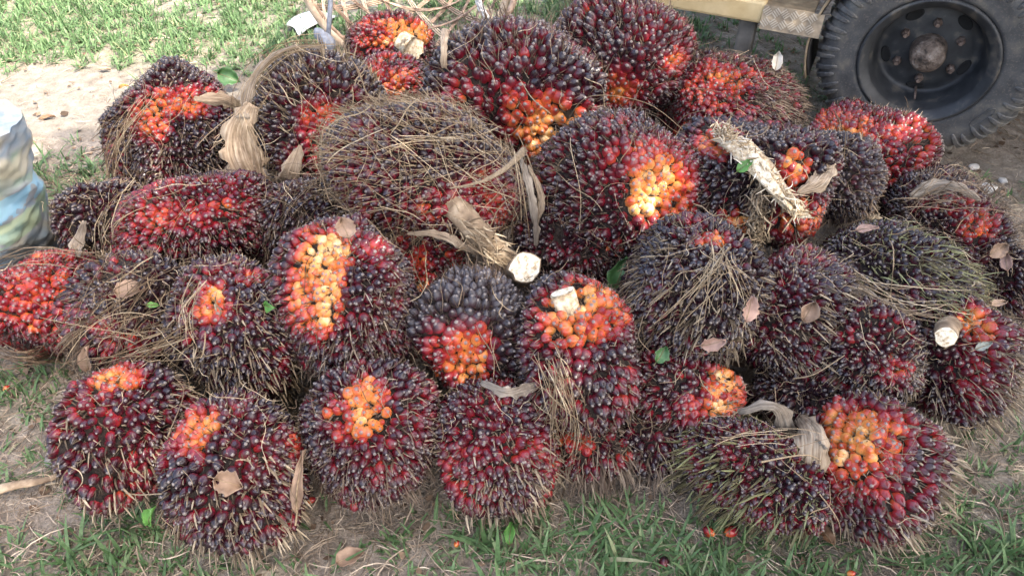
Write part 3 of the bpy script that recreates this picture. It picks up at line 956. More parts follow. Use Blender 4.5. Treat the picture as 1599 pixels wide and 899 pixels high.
def smooth_path(pts, n):
    pts = np.asarray(pts, float)
    s = np.concatenate([[0], np.cumsum(np.linalg.norm(np.diff(pts, axis=0), axis=1))])
    s /= s[-1]
    t = np.linspace(0, 1, n)
    # Catmull-Rom through the points
    out = []
    for q in t:
        i = min(max(np.searchsorted(s, q) - 1, 0), len(pts) - 2)
        u = (q - s[i]) / max(s[i + 1] - s[i], 1e-9)
        p0, p1, p2, p3 = pts[max(i - 1, 0)], pts[i], pts[i + 1], pts[min(i + 2, len(pts) - 1)]
        out.append(.5 * (2 * p1 + (p2 - p0) * u + (2 * p0 - 5 * p1 + 4 * p2 - p3) * u * u + (3 * p1 - p0 - 3 * p2 + p3) * u ** 3))
    return np.array(out)


def stalk(bid, pts, r0, r1, mat='stalk', n=10, wob=.08, name='stalk', squash=None, cutv=.8):
    """cut stalk of a bunch. pts: (x, y, lift)"""
    e = ELLS[bid]
    P = smooth_path([surf(q[0], q[1], q[2], q[3] if len(q) > 3 else bid)[0] for q in pts], n)
    rad = np.linspace(r0, r1, n)
    me, ring, c, T = tube_mesh(name, P, rad, M[mat], 16, squash, wob, 3)
    s = link(name, me, ROOTS[bid])
    cn = nrm(T * .55 + nrm(EYE - c) * cutv)
    ring2 = ring - T * (((ring - c) @ cn) / max(T @ cn, .35))[:, None]
    me.vertices.foreach_get('co', (buf := np.zeros(len(me.vertices) * 3, np.float32)))
    buf = buf.reshape(-1, 3)
    buf[-16:] = ring2
    me.vertices.foreach_set('co', buf.ravel())
    me.update()
    ring, T = ring2, cn
    # the pale cut end: a slightly domed disc just proud of the rind
    rr = np.concatenate([[(c + (ring - c) * k + T * (.002 + .004 * (1 - k))) for k in (.93, .6, .25)]]).reshape(-1, 3)
    V = np.concatenate([rr, [c + T * .006]])
    F = grid_faces(3, 16, True)
    i = np.arange(16)
    Tr = np.stack([32 + i, 32 + (i + 1) % 16, np.full(16, 48)], 1)
    link('cut_face', mesh_np('cut_face', V, [F, Tr], M['cut']), s)
    return s


def sheet(name, pts, widths, mat, parent, bid=None, n=26, cup=.35, seed=0, twist=0.0, across=9, ragged=.22):
    """papery bract: a cupped, crumpled strip. pts (x, y, lift)"""
    P = smooth_path([surf(x, y, l, bid)[0] for x, y, l in pts], n)
    if bid is None:
        P[:, 2] = np.maximum(P[:, 2], .006)
    T = nrm(np.gradient(P, axis=0))
    V_ = nrm(EYE - P)
    S = nrm(np.cross(T, V_))
    Nn = np.cross(S, T)
    w = np.interp(np.linspace(0, 1, n), np.linspace(0, 1, len(widths)), widths)
    r = np.random.default_rng(seed)
    ph = r.uniform(0, 6.28, 8)
    out = []
    for j in range(across):
        q = j / (across - 1) * 2 - 1
        tw = twist * np.linspace(-1, 1, n)
        s_ = S * np.cos(tw)[:, None] + Nn * np.sin(tw)[:, None]
        n_ = Nn * np.cos(tw)[:, None] - S * np.sin(tw)[:, None]
        edge = 1 + (ragged * r.normal(size=n) if abs(q) == 1 else 0)
        crump = .10 * w * np.sin(np.linspace(0, 9, n) + ph[j % 8]) + .05 * w * r.normal(size=n)
        out.append(P + s_ * (q * w * edge)[:, None] + n_ * (-.5 * cup * w * q * q + crump)[:, None])
    V = np.stack(out, 1)
    o = link(name, mesh_np(name, V.reshape(-1, 3), [grid_faces(n, across)], M[mat], True, {'u': np.repeat(np.linspace(0, 1, n), across), 'v': np.tile(np.linspace(0, 1, across), n) + seed * 1.7, 'rnd': np.full(n * across, .6)}), parent)
    sm = o.modifiers.new('thickness', 'SOLIDIFY')
    sm.thickness = .0012
    return o


def wisp(pts, n, spread, rad, mat, parent, bid=None, name='fibre_wisp', K=14, seed=0):
    """a tuft of loose fibres following a line. pts (x, y, lift)"""
    P = smooth_path([surf(x, y, l, bid)[0] for x, y, l in pts], K)
    r = np.random.default_rng(seed)
    n = max(6, int(n * (.42 if name == 'fibre_wisp' else 1)))
    if name == 'fibre_wisp':
        spread = spread * 1.6
    out = []
    for _ in range(n):
        o0, o1 = r.normal(0, spread * .5, 3), r.normal(0, spread, 3)
        ph, am = r.uniform(0, 6.28, 3), r.normal(0, spread * .5, 3)
        s = np.linspace(0, 1, K)[:, None]
        s0, s1 = sorted(r.uniform(0, 1, 2))
        s0, s1 = s0 * .6, .35 + s1 * .65
        if name == 'shredded_fibre':
            s0 = r.uniform(0, .8)
            s1 = s0 + r.uniform(.08, .3)
        ss = s0 + (s1 - s0) * s
        base = np.stack([np.interp(ss[:, 0], np.linspace(0, 1, K), P[:, c]) for c in range(3)], 1)
        out.append(base + o0 * (1 - ss) + o1 * ss + am * np.sin(ss * 5 + ph))
    path = np.array(out)
    path[..., 2] = np.maximum(path[..., 2], .004)
    rr = r.uniform(.5, 1.4, n)[:, None] * rad * np.interp(np.linspace(0, 1, K), [0, .15, .8, 1], [.6, 1, .8, .25])[None]
    V, F, At = strands(path, rr, 3)
    return tag(link(name, mesh_np(name, V, [F], M[mat], False, At), parent), kind='stuff')


# ---- stalks
s13 = stalk('B13', [(690, 322, -.10), (728, 345, .0), (775, 378, .10), (820, 418, .035, 'B20')], .034, .042, 'stalk', 14, wob=.04, cutv=1.0)
stalk('B21', [(880, 478, -.06), (879, 466, -.03), (878, 456, .0)], .030, .031, 'stalk_pale', wob=.03, cutv=.15)
stalk('B25', [(1480, 505, -.01), (1487, 524, .04), (1491, 540, .08)], .027, .025, wob=.03, cutv=1.0)
stalk('A', [(628, 64, -.02), (634, 69, .0), (640, 74, .025)], .046, .05, 'stalk_pale', wob=.05, cutv=.8)
s9 = stalk('B9', [(1128, 205, -.03), (1160, 240, .02), (1200, 285, .035), (1236, 322, .02)], .030, .026, 'stalk_pale', 18, .16, squash=.7)
def fray(name, pts, n, width, lmin, lmax, along, parent, bid, mat, seed):
    """short stiff torn fibres standing off a line in all directions"""
    r = np.random.default_rng(seed)
    P = smooth_path([surf(x, y, l, bid)[0] for x, y, l in pts], 40)
    T = nrm(np.gradient(P, axis=0))
    k = r.integers(0, 40, n)
    d = nrm(T[k] * r.normal(along, .5, n)[:, None] + nrm(r.normal(size=(n, 3)) + nrm(EYE - P[k]) * .5) * .8)
    b0 = P[k] + r.normal(0, width, (n, 3))
    ln = r.uniform(lmin, lmax, n)
    s = np.linspace(0, 1, 5)
    path = b0[:, None] + d[:, None] * (ln[:, None] * s)[..., None] + (r.normal(0, .25, (n, 3)) * ln[:, None])[:, None] * (s ** 2)[None, :, None]
    V, F, At = strands(path, r.uniform(.0012, .0034, n)[:, None] * np.array([1, 1, .85, .6, .15])[None], 4)
    return tag(link(name, mesh_np(name, V, [F], M[mat], False, At), parent), kind='stuff')


fray('torn_fibre', [(715, 338, .02), (745, 356, .06), (775, 378, .10)], 160, .02, .02, .06, 1.2, s13, 'B13', 'fibre', 8)
fray('torn_fibre', [(1125, 205, .01), (1165, 245, .035), (1205, 290, .04), (1240, 325, .02)], 520, .011, .012, .045, .5, s9, 'B9', 'shred', 4)
fray('torn_fibre', [(1190, 290, .015), (1185, 320, .02), (1180, 372, .02)], 420, .016, .012, .04, 1.0, s9, 'B9', 'spine_tan', 5)
sheet('split_rind', [(1172, 250, .055), (1195, 285, .065), (1215, 305, .06)], [.006, .02, .016, .004], 'cut', s9, 'B9', 10, .2, 6)

# ---- bracts and fibre tufts that belong to a bunch
r4 = ROOTS['B4']
sheet('papery_sheath', [(405, 165, .03), (396, 205, .05), (408, 245, .06), (440, 290, .075)], [.020, .050, .066, .055, .010], 'bract', r4, 'B4', 24, .3, 1)
sheet('papery_sheath', [(448, 300, .07), (462, 262, .06), (473, 222, .04)], [.010, .045, .034, .004], 'bract', r4, 'B4', 18, .3, 2)
sheet('papery_sheath', [(500, 82, .02), (455, 88, .03), (418, 112, .03), (402, 150, .035), (400, 185, .04)], [.003, .007, .010, .014, .020], 'bract_grey', r4, 'B4', 24, .4, 3, ragged=.3)
wisp([(520, 85, .03), (450, 90, .03), (405, 130, .03), (395, 190, .04), (420, 300, .05)], 60, .014, .0010, 'fibre', r4, 'B4', seed=6)
wisp([(400, 170, .05), (430, 230, .07), (415, 318, .05)], 20, .012, .0012, 'fibre', r4, 'B4', seed=7)
r13 = ROOTS['B13']
sheet('papery_sheath', [(640, 357, .02), (690, 356, .03), (735, 372, .05), (775, 395, .07)], [.003, .010, .012, .010, .003], 'bract', r13, 'B13', 22, .4, 8)
sheet('papery_sheath', [(800, 250, .03), (806, 300, .05), (812, 345, .06), (835, 400, .05)], [.004, .010, .012, .008, .002], 'bract_grey', r13, 'B13', 22, .4, 9)
sheet('papery_sheath', [(815, 262, .02), (822, 310, .05), (832, 360, .05)], [.003, .010, .010, .003], 'bract', r13, 'B13', 18, .4, 10)
sheet('papery_sheath', [(800, 245, .05), (770, 270, .06), (740, 285, .05), (700, 292, .04)], [.010, .008, .005, .002], 'spine_tan', r13, 'B13', 18, .4, 11)
wisp([(780, 225, .05), (790, 300, .06), (800, 370, .05)], 26, .016, .0012, 'fibre', r13, 'B13', seed=12)
wisp([(580, 200, .03), (640, 260, .05), (660, 330, .04), (620, 400, .03)], 26, .07, .0009, 'fibre', r13, 'B13', seed=13)
r33 = ROOTS['B33']
sheet('papery_sheath', [(1150, 655, .02), (1200, 672, .06), (1250, 685, .07), (1305, 700, .05)], [.006, .018, .026, .03, .012], 'bract_grey', r33, None, 24, .4, 14)
sheet('papery_sheath', [(1265, 660, .03), (1290, 690, .05), (1285, 740, .04), (1275, 790, .03)], [.015, .03, .032, .022], 'bract', r33, 'B33', 20, .4, 15)
wisp([(1100, 650, .03), (1180, 650, .06), (1250, 660, .05), (1290, 700, .04)], 60, .025, .0011, 'fibre', r33, None, seed=16)
wisp([(1130, 690, .03), (1220, 700, .04), (1300, 715, .05)], 20, .02, .0011, 'fibre', r33, None, seed=17)
r22 = ROOTS['B22']
wisp([(1118, 395, .015), (1105, 430, .035), (1085, 470, .03), (1065, 510, .02)], 60, .025, .0012, 'fibre', r22, 'B22', seed=18)
wisp([(1120, 395, .015), (1140, 440, .035), (1150, 490, .03)], 30, .02, .0012, 'fibre', r22, 'B22', seed=19)
r12 = ROOTS['B12']
wisp([(1310, 425, .02), (1370, 455, .04), (1430, 470, .04), (1500, 480, .03)], 70, .02, .0012, 'fibre', r12, 'B12', seed=20)
sheet('papery_sheath', [(1305, 428, .02), (1345, 445, .04), (1390, 470, .04), (1410, 500, .02)], [.004, .008, .010, .006], 'bract_grey', r12, 'B12', 18, .4, 21)
r11 = ROOTS['B11']
sheet('papery_sheath', [(1425, 310, .02), (1475, 300, .04), (1525, 318, .02)], [.01, .02, .016, .004], 'bract_grey', r11, 'B11', 18, .4, 22)
wisp([(1410, 330, .02), (1470, 305, .04), (1540, 320, .03)], 90, .03, .0012, 'fibre_dark', r11, 'B11', seed=23)
r3 = ROOTS['B3']
sheet('papery_sheath', [(300, 160, .02), (340, 165, .04), (385, 178, .05)], [.006, .02, .022, .008], 'bract', r3, 'B3', 18, .4, 24)
wisp([(320, 230, .03), (350, 205, .05), (385, 190, .05)], 40, .02, .0013, 'fibre', r3, 'B3', seed=25)
wisp([(240, 150, .02), (195, 210, .02), (190, 270, .02), (220, 320, .02)], 60, .018, .0011, 'fibre', r3, 'B3', seed=26)
r15 = ROOTS['B15']
wisp([(225, 310, .03), (190, 350, .05), (175, 400, .04), (180, 440, .03)], 90, .03, .0013, 'fibre', r15, None, seed=27)
sheet('papery_sheath', [(140, 345, .04), (134, 375, .06), (120, 410, .04)], [.006, .020, .016, .002], 'bract_grey', r15, None, 16, .3, 28)
r16 = ROOTS['B16']
wisp([(-30, 538, .02), (40, 548, .03), (110, 552, .03), (150, 540, .03)], 90, .016, .0016, 'fibre_dark', r16, None, seed=29)
wisp([(-30, 430, .03), (60, 410, .03), (130, 420, .03), (200, 400, .04)], 26, .012, .0014, 'fibre_dark', r16, None, seed=30)
r17 = ROOTS['B17']
wisp([(290, 440, .03), (220, 470, .05), (160, 530, .04), (140, 590, .02)], 80, .05, .0011, 'fibre_dark', r17, None, seed=31)
wisp([(300, 520, .03), (220, 530, .05), (140, 560, .03)], 90, .03, .0012, 'fibre', r17, None, seed=32)
r18 = ROOTS['B18']
wisp([(320, 440, .02), (300, 490, .03), (310, 540, .02)], 40, .014, .0012, 'fibre', r18, 'B18', seed=33)
rg2 = ROOTS['G2']
wisp([(560, 300, .04), (500, 310, .05), (450, 340, .04), (430, 380, .03)], 70, .045, .0010, 'fibre_dark', rg2, None, seed=34)
r21 = ROOTS['B21']
wisp([(860, 560, .02), (880, 600, .03), (890, 660, .03), (870, 720, .01)], 120, .025, .0012, 'fibre', r21, None, seed=35)
r20 = ROOTS['B20']
sheet('papery_sheath', [(755, 612, .03), (790, 630, .04), (830, 615, .03)], [.004, .012, .014, .006], 'bract_grey', r20, None, 16, -.4, 36)
r9 = ROOTS['B9']
sheet('papery_sheath', [(1290, 255, .02), (1268, 285, .03), (1240, 300, .02)], [.008, .028, .024, .004], 'bract', r9, None, 16, .4, 37)
rg3 = ROOTS['G3']
r5 = ROOTS['B5']
sheet('papery_sheath', [(705, 55, .03), (706, 85, .04), (700, 110, .02)], [.012, .014, .012, .008], 'bract', r5, 'B5', 14, .6, 40)

# ---- long single straws lying across the pile
def straw(label, pts, rad, mat='fibre', cat='straw'):
    P = smooth_path([surf(x, y, l)[0] for x, y, l in pts], 22)
    P += .003 * np.stack([Wob(k + len(label), 18.)(P) for k in range(3)], 1)
    P[:, 2] = np.maximum(P[:, 2], .004)
    V, F, At = strands(P[None], (rad * np.linspace(1, .5, 22))[None], 5, np.array([random.uniform(.3, 1)]))
    o = link('straw', mesh_np('straw', V, [F], M[mat], True, At))
    return tag(o, label, cat, 'dry straws lying on the pile and the ground')


for k, (lab, pts, rd) in enumerate([
    ('thin brown twig hanging down across the green needled black bunch', [(1385, 340, .03), (1393, 400, .05), (1395, 460, .05), (1400, 510, .03)], .0022),
    ('thin tan straw arched over the orange hollow of the rear centre bunch', [(875, 185, .04), (930, 180, .06), (1000, 185, .05), (1055, 215, .03)], .0016),
    ('thin straw curving down over the front of the yellow flanked maroon bunch', [(880, 190, .05), (905, 240, .05), (915, 300, .04), (912, 350, .03)], .0016),
    ('slanted straw in the lower left beside the orange crested bunch', [(55, 555, .02), (110, 575, .02), (140, 610, .01)], .0022),
    ('pale straw lying above the small red bunch, pointing to the flattish bunch', [(1240, 600, .03), (1290, 575, .05), (1325, 555, .04)], .0022),
    ('straw lying flat across the long low bunch of the front row', [(1185, 725, .03), (1240, 722, .04), (1295, 720, .03)], .0024),
    ('long thin straw hanging from the small stripped bunch to the ground', [(870, 560, .04), (868, 640, .03), (850, 700, .02), (855, 770, .01)], .0014),
    ('bent twig on the ground left of the closest bunch', [(75, 760, .012), (130, 745, .02), (200, 760, .015), (260, 770, .012)], .0028),
    ('straw hooked over the front of the closest glossy bunch', [(280, 690, .03), (275, 620, .03), (262, 600, .03)], .0016),
    ('long straw leaning on the creamy orange faced bunch near the ground', [(1270, 770, .02), (1290, 800, .03), (1310, 850, .006)], .0014),
    ('straw lying in the grass at the lower right corner', [(1370, 862, .01), (1430, 820, .015), (1500, 790, .01)], .0018),
    ('straw curving over the husk of the frayed bunch beneath the truck beam', [(1080, 140, .03), (1130, 150, .05), (1190, 190, .03)], .0014),
]):
    straw(lab, pts, rd)

# ---- leaves
def leaf(label, x, y, size, ang, mat, lift=.012, wid=.55, curl=.3, tilt=.15, cat='leaf', grp='fallen leaves on the pile and the ground', lobed=False, seed=None):
    p, nn = surf(x, y, lift)
    pxm = FPX / ((p - EYE) @ AW)
    L = size / pxm
    r = np.random.default_rng(int(x * 7 + y))
    d = -nrm(ray(x, y))
    nn = nrm(nn * (1 - tilt) + d * tilt + r.normal(0, .12, 3))
    upv = nrm(AU - (AU @ nn) * nn)
    rt = np.cross(upv, nn)
    a = math.radians(ang)
    ux = rt * math.cos(a) + upv * math.sin(a)
    uy = np.cross(nn, ux)
    n, m = 13, 7
    V = []
    for i in range(n):
        s = i / (n - 1)
        hw = wid * .5 * math.sin(math.pi * s ** .8) ** .8 * (1 + .10 * r.normal())
        if lobed:
            hw *= 1 + .14 * math.sin(s * 13)
        for j in range(m):
            q = j / (m - 1) * 2 - 1
            h = curl * (1.0 * q * q * wid - 1.1 * (s - .5) ** 2 + .15 * math.sin(4 * s + 2 * q + r.uniform(0, .6)))
            V.append(p + L * (ux * (s - .5) + uy * hw * q + nn * h))
    V = np.array(V)
    V[:, 2] = np.maximum(V[:, 2], .004)
    root = empty('leaf', (p[0], p[1], p[2]))
    bl = link('blade', mesh_np('blade', V, [grid_faces(n, m)], M[mat]), root)
    sm = bl.modifiers.new('thickness', 'SOLIDIFY')
    sm.thickness = .0008
    mid = V.reshape(n, m, 3)[:, m // 2] + nn * .0012
    mid = np.concatenate([mid[:1] - ux * L * .22, mid])
    Vs, Fs, At = strands(mid[None], np.linspace(.0014, .0005, len(mid))[None] * max(1, L / .07), 4, np.array([.5]))
    link('midrib', mesh_np('midrib', Vs, [Fs], M['spine_green' if 'green' in mat else 'fibre'], True, At), root)
    return tag(root, label, cat, grp)


LEAVES = [
 ('round tan dry leaf resting on the brown shaggy bunch', 205, 458, 46, 10, 'leaf_tan', dict(wid=.75)),
 ('curled tan dry leaf on the front of the closest glossy bunch', 358, 752, 46, -20, 'leaf_tan', dict(wid=.8, curl=.5, lobed=True)),
 ('pinkish triangular dry leaf on the fibre draped near black bunch', 1164, 481, 42, 78, 'leaf_pink', dict(wid=.7)),
 ('pinkish dry leaf with pointed tip, below the triangular one', 1112, 531, 40, 15, 'leaf_pink', dict(wid=.6)),
 ('pale dry leaf on the maroon bunch with spines fanning right', 1260, 487, 36, 60, 'leaf_tan', dict(wid=.8, curl=.6)),
 ('large shiny brown dry leaf above the small red bunch', 1156, 581, 78, -28, 'leaf_brown', dict(wid=.42, lift=.035)),
 ('small pinkish leaf on the bluish black area right of the torn bunch', 1355, 363, 34, 5, 'leaf_pink', dict(wid=.45)),
 ('grey leaf in the orange hollow of the big rear centre bunch', 862, 217, 52, 20, 'leaf_grey', dict(wid=.5, lift=.02)),
 ('tan bract like leaf standing at the top of the yellow flanked tall bunch', 539, 364, 38, 110, 'leaf_tan', dict(wid=.85, tilt=.7)),
 ('dark green torn leaf in the gap above the golden topped bunch', 960, 424, 62, 70, 'leaf_dgreen', dict(wid=.62, lift=.03, tilt=.7)),
 ('bright green leaf stuck between the golden topped and the small red bunch', 966, 652, 44, 60, 'leaf_green', dict(wid=.75, lift=.03, tilt=.6)),
 ('small green leaf at the right shoulder of the golden topped bunch', 1013, 552, 30, 60, 'leaf_dgreen', dict(wid=.8, lift=.03, tilt=.6)),
 ('green leaf behind the orange crowned spiky bunch', 362, 137, 36, -20, 'leaf_dgreen', dict(wid=.75, lift=.05, tilt=.7)),
 ('bleached white leaf standing on the frayed bunch under the truck beam', 1205, 106, 30, 80, 'leaf_white', dict(wid=.55, lift=.03, tilt=.8)),
 ('small green leaf between the tall bunch and the dark round bunch', 434, 478, 26, -10, 'leaf_green', dict(wid=.7, lift=.02)),
 ('small green leaf tip on the brown shaggy bunch near round leaf', 238, 478, 20, -5, 'leaf_green', dict(wid=.5)),
 ('pale green leaf on the shredded stalk of the torn bunch', 1166, 266, 30, 35, 'leaf_green', dict(wid=.6, lift=.05)),
 ('long brown curled leaf between the two front bunches at left', 484, 742, 100, 82, 'leaf_tan', dict(wid=.22, lift=.03, curl=.3, tilt=.7)),
 ('brown dry leaf on the ground beside the creamy orange faced bunch', 1287, 838, 40, 120, 'leaf_brown', dict(wid=.5)),
 ('brown curled leaf lying in the grass at the bottom edge', 548, 874, 46, 20, 'leaf_tan', dict(wid=.7, lobed=True)),
 ('orange brown leaf on the right end of the red tipped bunch', 1550, 388, 34, 30, 'leaf_tan', dict(wid=.7, lift=.02)),
 ('pale curled leaf at the right border below the red tipped bunch', 1572, 412, 34, 100, 'leaf_pink', dict(wid=.5, lift=.02)),
 ('bleached scrap of leaf above the orange top at lower right', 1556, 478, 34, 10, 'leaf_tan', dict(wid=.4, lift=.01)),
 ('whitish shred beside the white cut stalk at lower right', 1532, 543, 28, 25, 'leaf_grey', dict(wid=.45, lift=.02)),
 ('brown crumpled leaf at the left end of the shaggy bunch', 145, 552, 44, 75, 'leaf_tan', dict(wid=.6, lift=.02)),
 ('small green weed leaf on the ground left of the closest bunch', 250, 798, 44, 50, 'leaf_green', dict(wid=.6, lift=.02)),
 ('green weed leaf in the grass at bottom centre', 797, 842, 36, 95, 'leaf_green', dict(wid=.5, lift=.03, tilt=.6)),
 ('orange scrap of leaf on the pale sand at the far left', 197, 139, 20, 5, 'leaf_orange', dict(wid=.35)),
 ('brown leaf on the pale sand beside the patterned sack', 75, 188, 26, 15, 'leaf_brown', dict(wid=.4)),
 ('brown leaf bit on sand near the upper left grass', 165, 112, 18, 0, 'leaf_tan', dict(wid=.5)),
]
M['leaf_orange'] = mat_simple('dry_leaf_orange', [(.3, (.5, .2, .03)), (.7, (.62, .33, .07))], 25, .6, .3, .002)
for lab, x, y, s, an, mt, kw in LEAVES:
    leaf(lab, x, y, s, an, mt, **kw)

# ---- loose fruit on the ground
def loose_fruit(label, x, y, w, rp, ang):
    p = at_z(x, y, 0) + np.array([0, 0, w * .42])
    d = np.array([math.cos(ang), math.sin(ang), .15])
    d = nrm(d)
    X = nrm(np.cross(d, [0, 0, 1.]))
    Y = np.cross(d, X)
    o = bpy.data.objects.new('loose_palm_fruit', FRUIT_MESHES[int(x) % 8])
    COL.objects.link(o)
    b0 = p - d * w * .65
    mx, my, mz = X * w, Y * w, d * w * 1.35
    o.matrix_basis = Matrix(((mx[0], my[0], mz[0], b0[0]), (mx[1], my[1], mz[1], b0[1]), (mx[2], my[2], mz[2], b0[2]), (0, 0, 0, 1)))
    o.color = (rp, 0, 0, 1)
    tag(o, label, 'palm fruit', 'loose palm fruit on the ground')


for a in [('bright red loose fruit on the grass, the left one of a close pair', 1105, 833, .024, .5, 2.5), ('wine red loose fruit with a dry husk, the right one of a pair', 1141, 833, .028, .40, .3),
          ('orange red loose fruit on the litter left of closest bunch', 137, 772, .022, .56, 2.0), ('small red loose fruit in the grass below centre of the pile', 714, 850, .014, .55, 1.0),
          ('dark dried nut lying in the grass at the bottom edge', 1036, 880, .024, .05, 1.2), ('orange loose fruit on the sand left of the spiky crowned bunch', 174, 211, .034, .62, .4),
          ('small orange fruit at the far left on the litter', 12, 608, .016, .6, .8), ('tiny orange fruit at the bottom right edge', 1328, 897, .016, .6, .1),
          ('orange red loose fruit beneath the creamy orange faced bunch', 1286, 806, .030, .56, .2), ('orange red loose fruit under the closest glossy bunch near a leaf', 487, 783, .02, .55, .2)]:
    loose_fruit(*a)


# ------------------------------------------------------------------ stones and sticks
def stone(label, x, y, sx, sy, h, mat, seed):
    sx, sy, h = sx * .8, sy * .8, h * .7
    c = at_z(x, y, 0)
    n, m = 9, 14
    w = Wob(seed, 2.6)
    u = np.linspace(.02, np.pi - .02, n)
    v = np.arange(m) / m * 2 * np.pi
    UU, VV = np.meshgrid(u, v, indexing='ij')
    U = np.stack([np.sin(UU) * np.cos(VV), np.sin(UU) * np.sin(VV), np.cos(UU)], -1).reshape(-1, 3)
    k = np.round(np.sign(U) * np.abs(U) ** .8 * 3.2 + .35 * Wob(seed + 9, 3.)(U)[:, None]) / 3.2 * .6 + U * .4
    V = c + k * (1 + .22 * w(U))[:, None] * np.array([sx, sy, h]) + np.array([0, 0, h * .35])
    o = link('stone', mesh_np('stone', V, [grid_faces(n, m, True)], mat, False))
    tag(o, label, 'stone', 'stones on the ground')


M['stone'] = mat_simple('grey_stone', [(.3, (.08, .075, .068)), (.6, (.15, .142, .13)), (.8, (.21, .20, .185))], 40, .85, .4)
M['stone_white'] = mat_simple('white_stone', [(.3, (.28, .27, .25)), (.7, (.48, .46, .43))], 30, .85, .4)
stone('smooth grey stone on the litter left of the orange crested bunch', 88, 716, .03, .036, .022, M['stone'], 1)
stone('white angular stone on the ground right of the pile', 1543, 296, .035, .03, .025, M['stone_white'], 2)
stone('small whitish pebble near the white angular stone', 1565, 283, .018, .018, .014, M['stone_white'], 3)
stone('pale pebble on the ground below the tyre', 1520, 262, .025, .02, .012, M['stone_white'], 4)
stone('dark pebble in the grass at lower right', 1062, 845, .012, .012, .01, M['stone'], 5)

P = smooth_path([at_z(78, 324, .016), at_z(95, 322, .018), at_z(124, 322, .016)], 8)
me, _, _, _ = tube_mesh('stick', P, np.array([.012, .014, .014, .013, .013, .012, .010, .006]), M['bract_grey'], 8, None, .1, 8)
tag(link('stick', me), 'short grey weathered stick on the ground by the patterned sack', 'stick')
P = smooth_path([at_z(-40, 775, .02), at_z(20, 758, .03), at_z(90, 742, .02), at_z(130, 700, .02)], 14)
me, _, _, _ = tube_mesh('dry_frond_base', P, np.linspace(.020, .004, 14), M['stalk'], 9, .35, .12, 9)
tag(link('dry_frond_base', me), 'flat tan piece of dry frond entering from the lower left edge', 'dry frond')

# ------------------------------------------------------------------ straw litter, leaf crumbs, grass
def inside_pile(xy, s=.55):
    k = np.zeros(len(xy), bool)
    for e in ELIST:
        q = (np.concatenate([xy, np.full((len(xy), 1), .03)], 1) - e.c) @ e.A.T / e.r
        k |= (q * q).sum(1) < s
    return k


def scatter(n, x0, x1, y0, y1, seed):
    r = np.random.default_rng(seed)
    return np.stack([r.uniform(x0, x1, n), r.uniform(y0, y1, n)], 1), r


parts = []
for (n, reg, seed, lmin, lmax, wd) in [(30000, (-1.9, 1.9, .62, 2.6), 5, .015, .07, .0010), (8000, (-3.2, 3.6, 2.2, 5.5), 6, .03, .10, .0016), (900, (-1.8, 1.8, .66, 1.5), 8, .10, .24, .0013)]:
    xy, r = scatter(n, *reg, seed)
    keep = (~inside_pile(xy)) & (r.random(n) > .72 * sand_mask(xy))
    xy = xy[keep]
    n = len(xy)
    a = r.uniform(0, 6.28, n)
    ln = r.uniform(lmin, lmax, n) * r.uniform(.4, 1, n)
    K = 5
    s = np.linspace(-.5, .5, K)
    cv = r.normal(0, .35, n)
    dx, dy = np.cos(a), np.sin(a)
    px_ = xy[:, 0:1] + ln[:, None] * (dx[:, None] * s - dy[:, None] * (s ** 2 * cv[:, None]))
    py_ = xy[:, 1:2] + ln[:, None] * (dy[:, None] * s + dx[:, None] * (s ** 2 * cv[:, None]))
    z0 = ground_h(xy)
    pz = z0[:, None] + .003 + r.uniform(0, .012, n)[:, None] + (r.normal(0, .12, n) * ln)[:, None] * s + (.10 * r.random(n) * ln)[:, None] * (1 - 4 * s * s)
    P = np.stack([px_, py_, pz], -1)
    rad = wd * r.uniform(.5, 1.5, n)[:, None] * np.array([.5, 1, 1, .9, .4])[None]
    parts.append(strands(P, rad, 3, np.clip(r.beta(2, 2, n), 0, 1)))
V, F, At = merge(parts)
tag(link('straw_litter', mesh_np('straw_litter', V, [F], M['litter'], False, At)), 'dry straw and grass litter strewn over the ground', 'litter', kind='stuff')

xy, r = scatter(5200, -2.4, 2.6, .62, 4.5, 31)
keep = (~inside_pile(xy)) & (r.random(len(xy)) > .85 * sand_mask(xy))
xy = xy[keep]
n = len(xy)
a = r.uniform(0, 6.28, n)
ln = r.uniform(.006, .022, n) * r.uniform(.6, 1.6, n)
s = np.linspace(-.5, .5, 4)
P = np.stack([xy[:, 0:1] + np.cos(a)[:, None] * ln[:, None] * s, xy[:, 1:2] + np.sin(a)[:, None] * ln[:, None] * s,
              ground_h(xy)[:, None] + .004 + r.uniform(0, .01, n)[:, None] + (r.normal(0, .25, n) * ln)[:, None] * s], -1)
S = np.stack([-np.sin(a), np.cos(a), r.normal(0, .35, n)], -1)[:, None] + np.zeros((1, 4, 1))
V, F, At = ribbons(P, ln[:, None] * r.uniform(.25, .5, n)[:, None] * np.array([.25, 1, .8, .1])[None], nrm(S), r.random(n))
tag(link('leaf_crumbs', mesh_np('leaf_crumbs', V, [F], M['crumb'], False, At)), 'brown crumbs of leaf and husk on the ground', 'litter', kind='stuff')


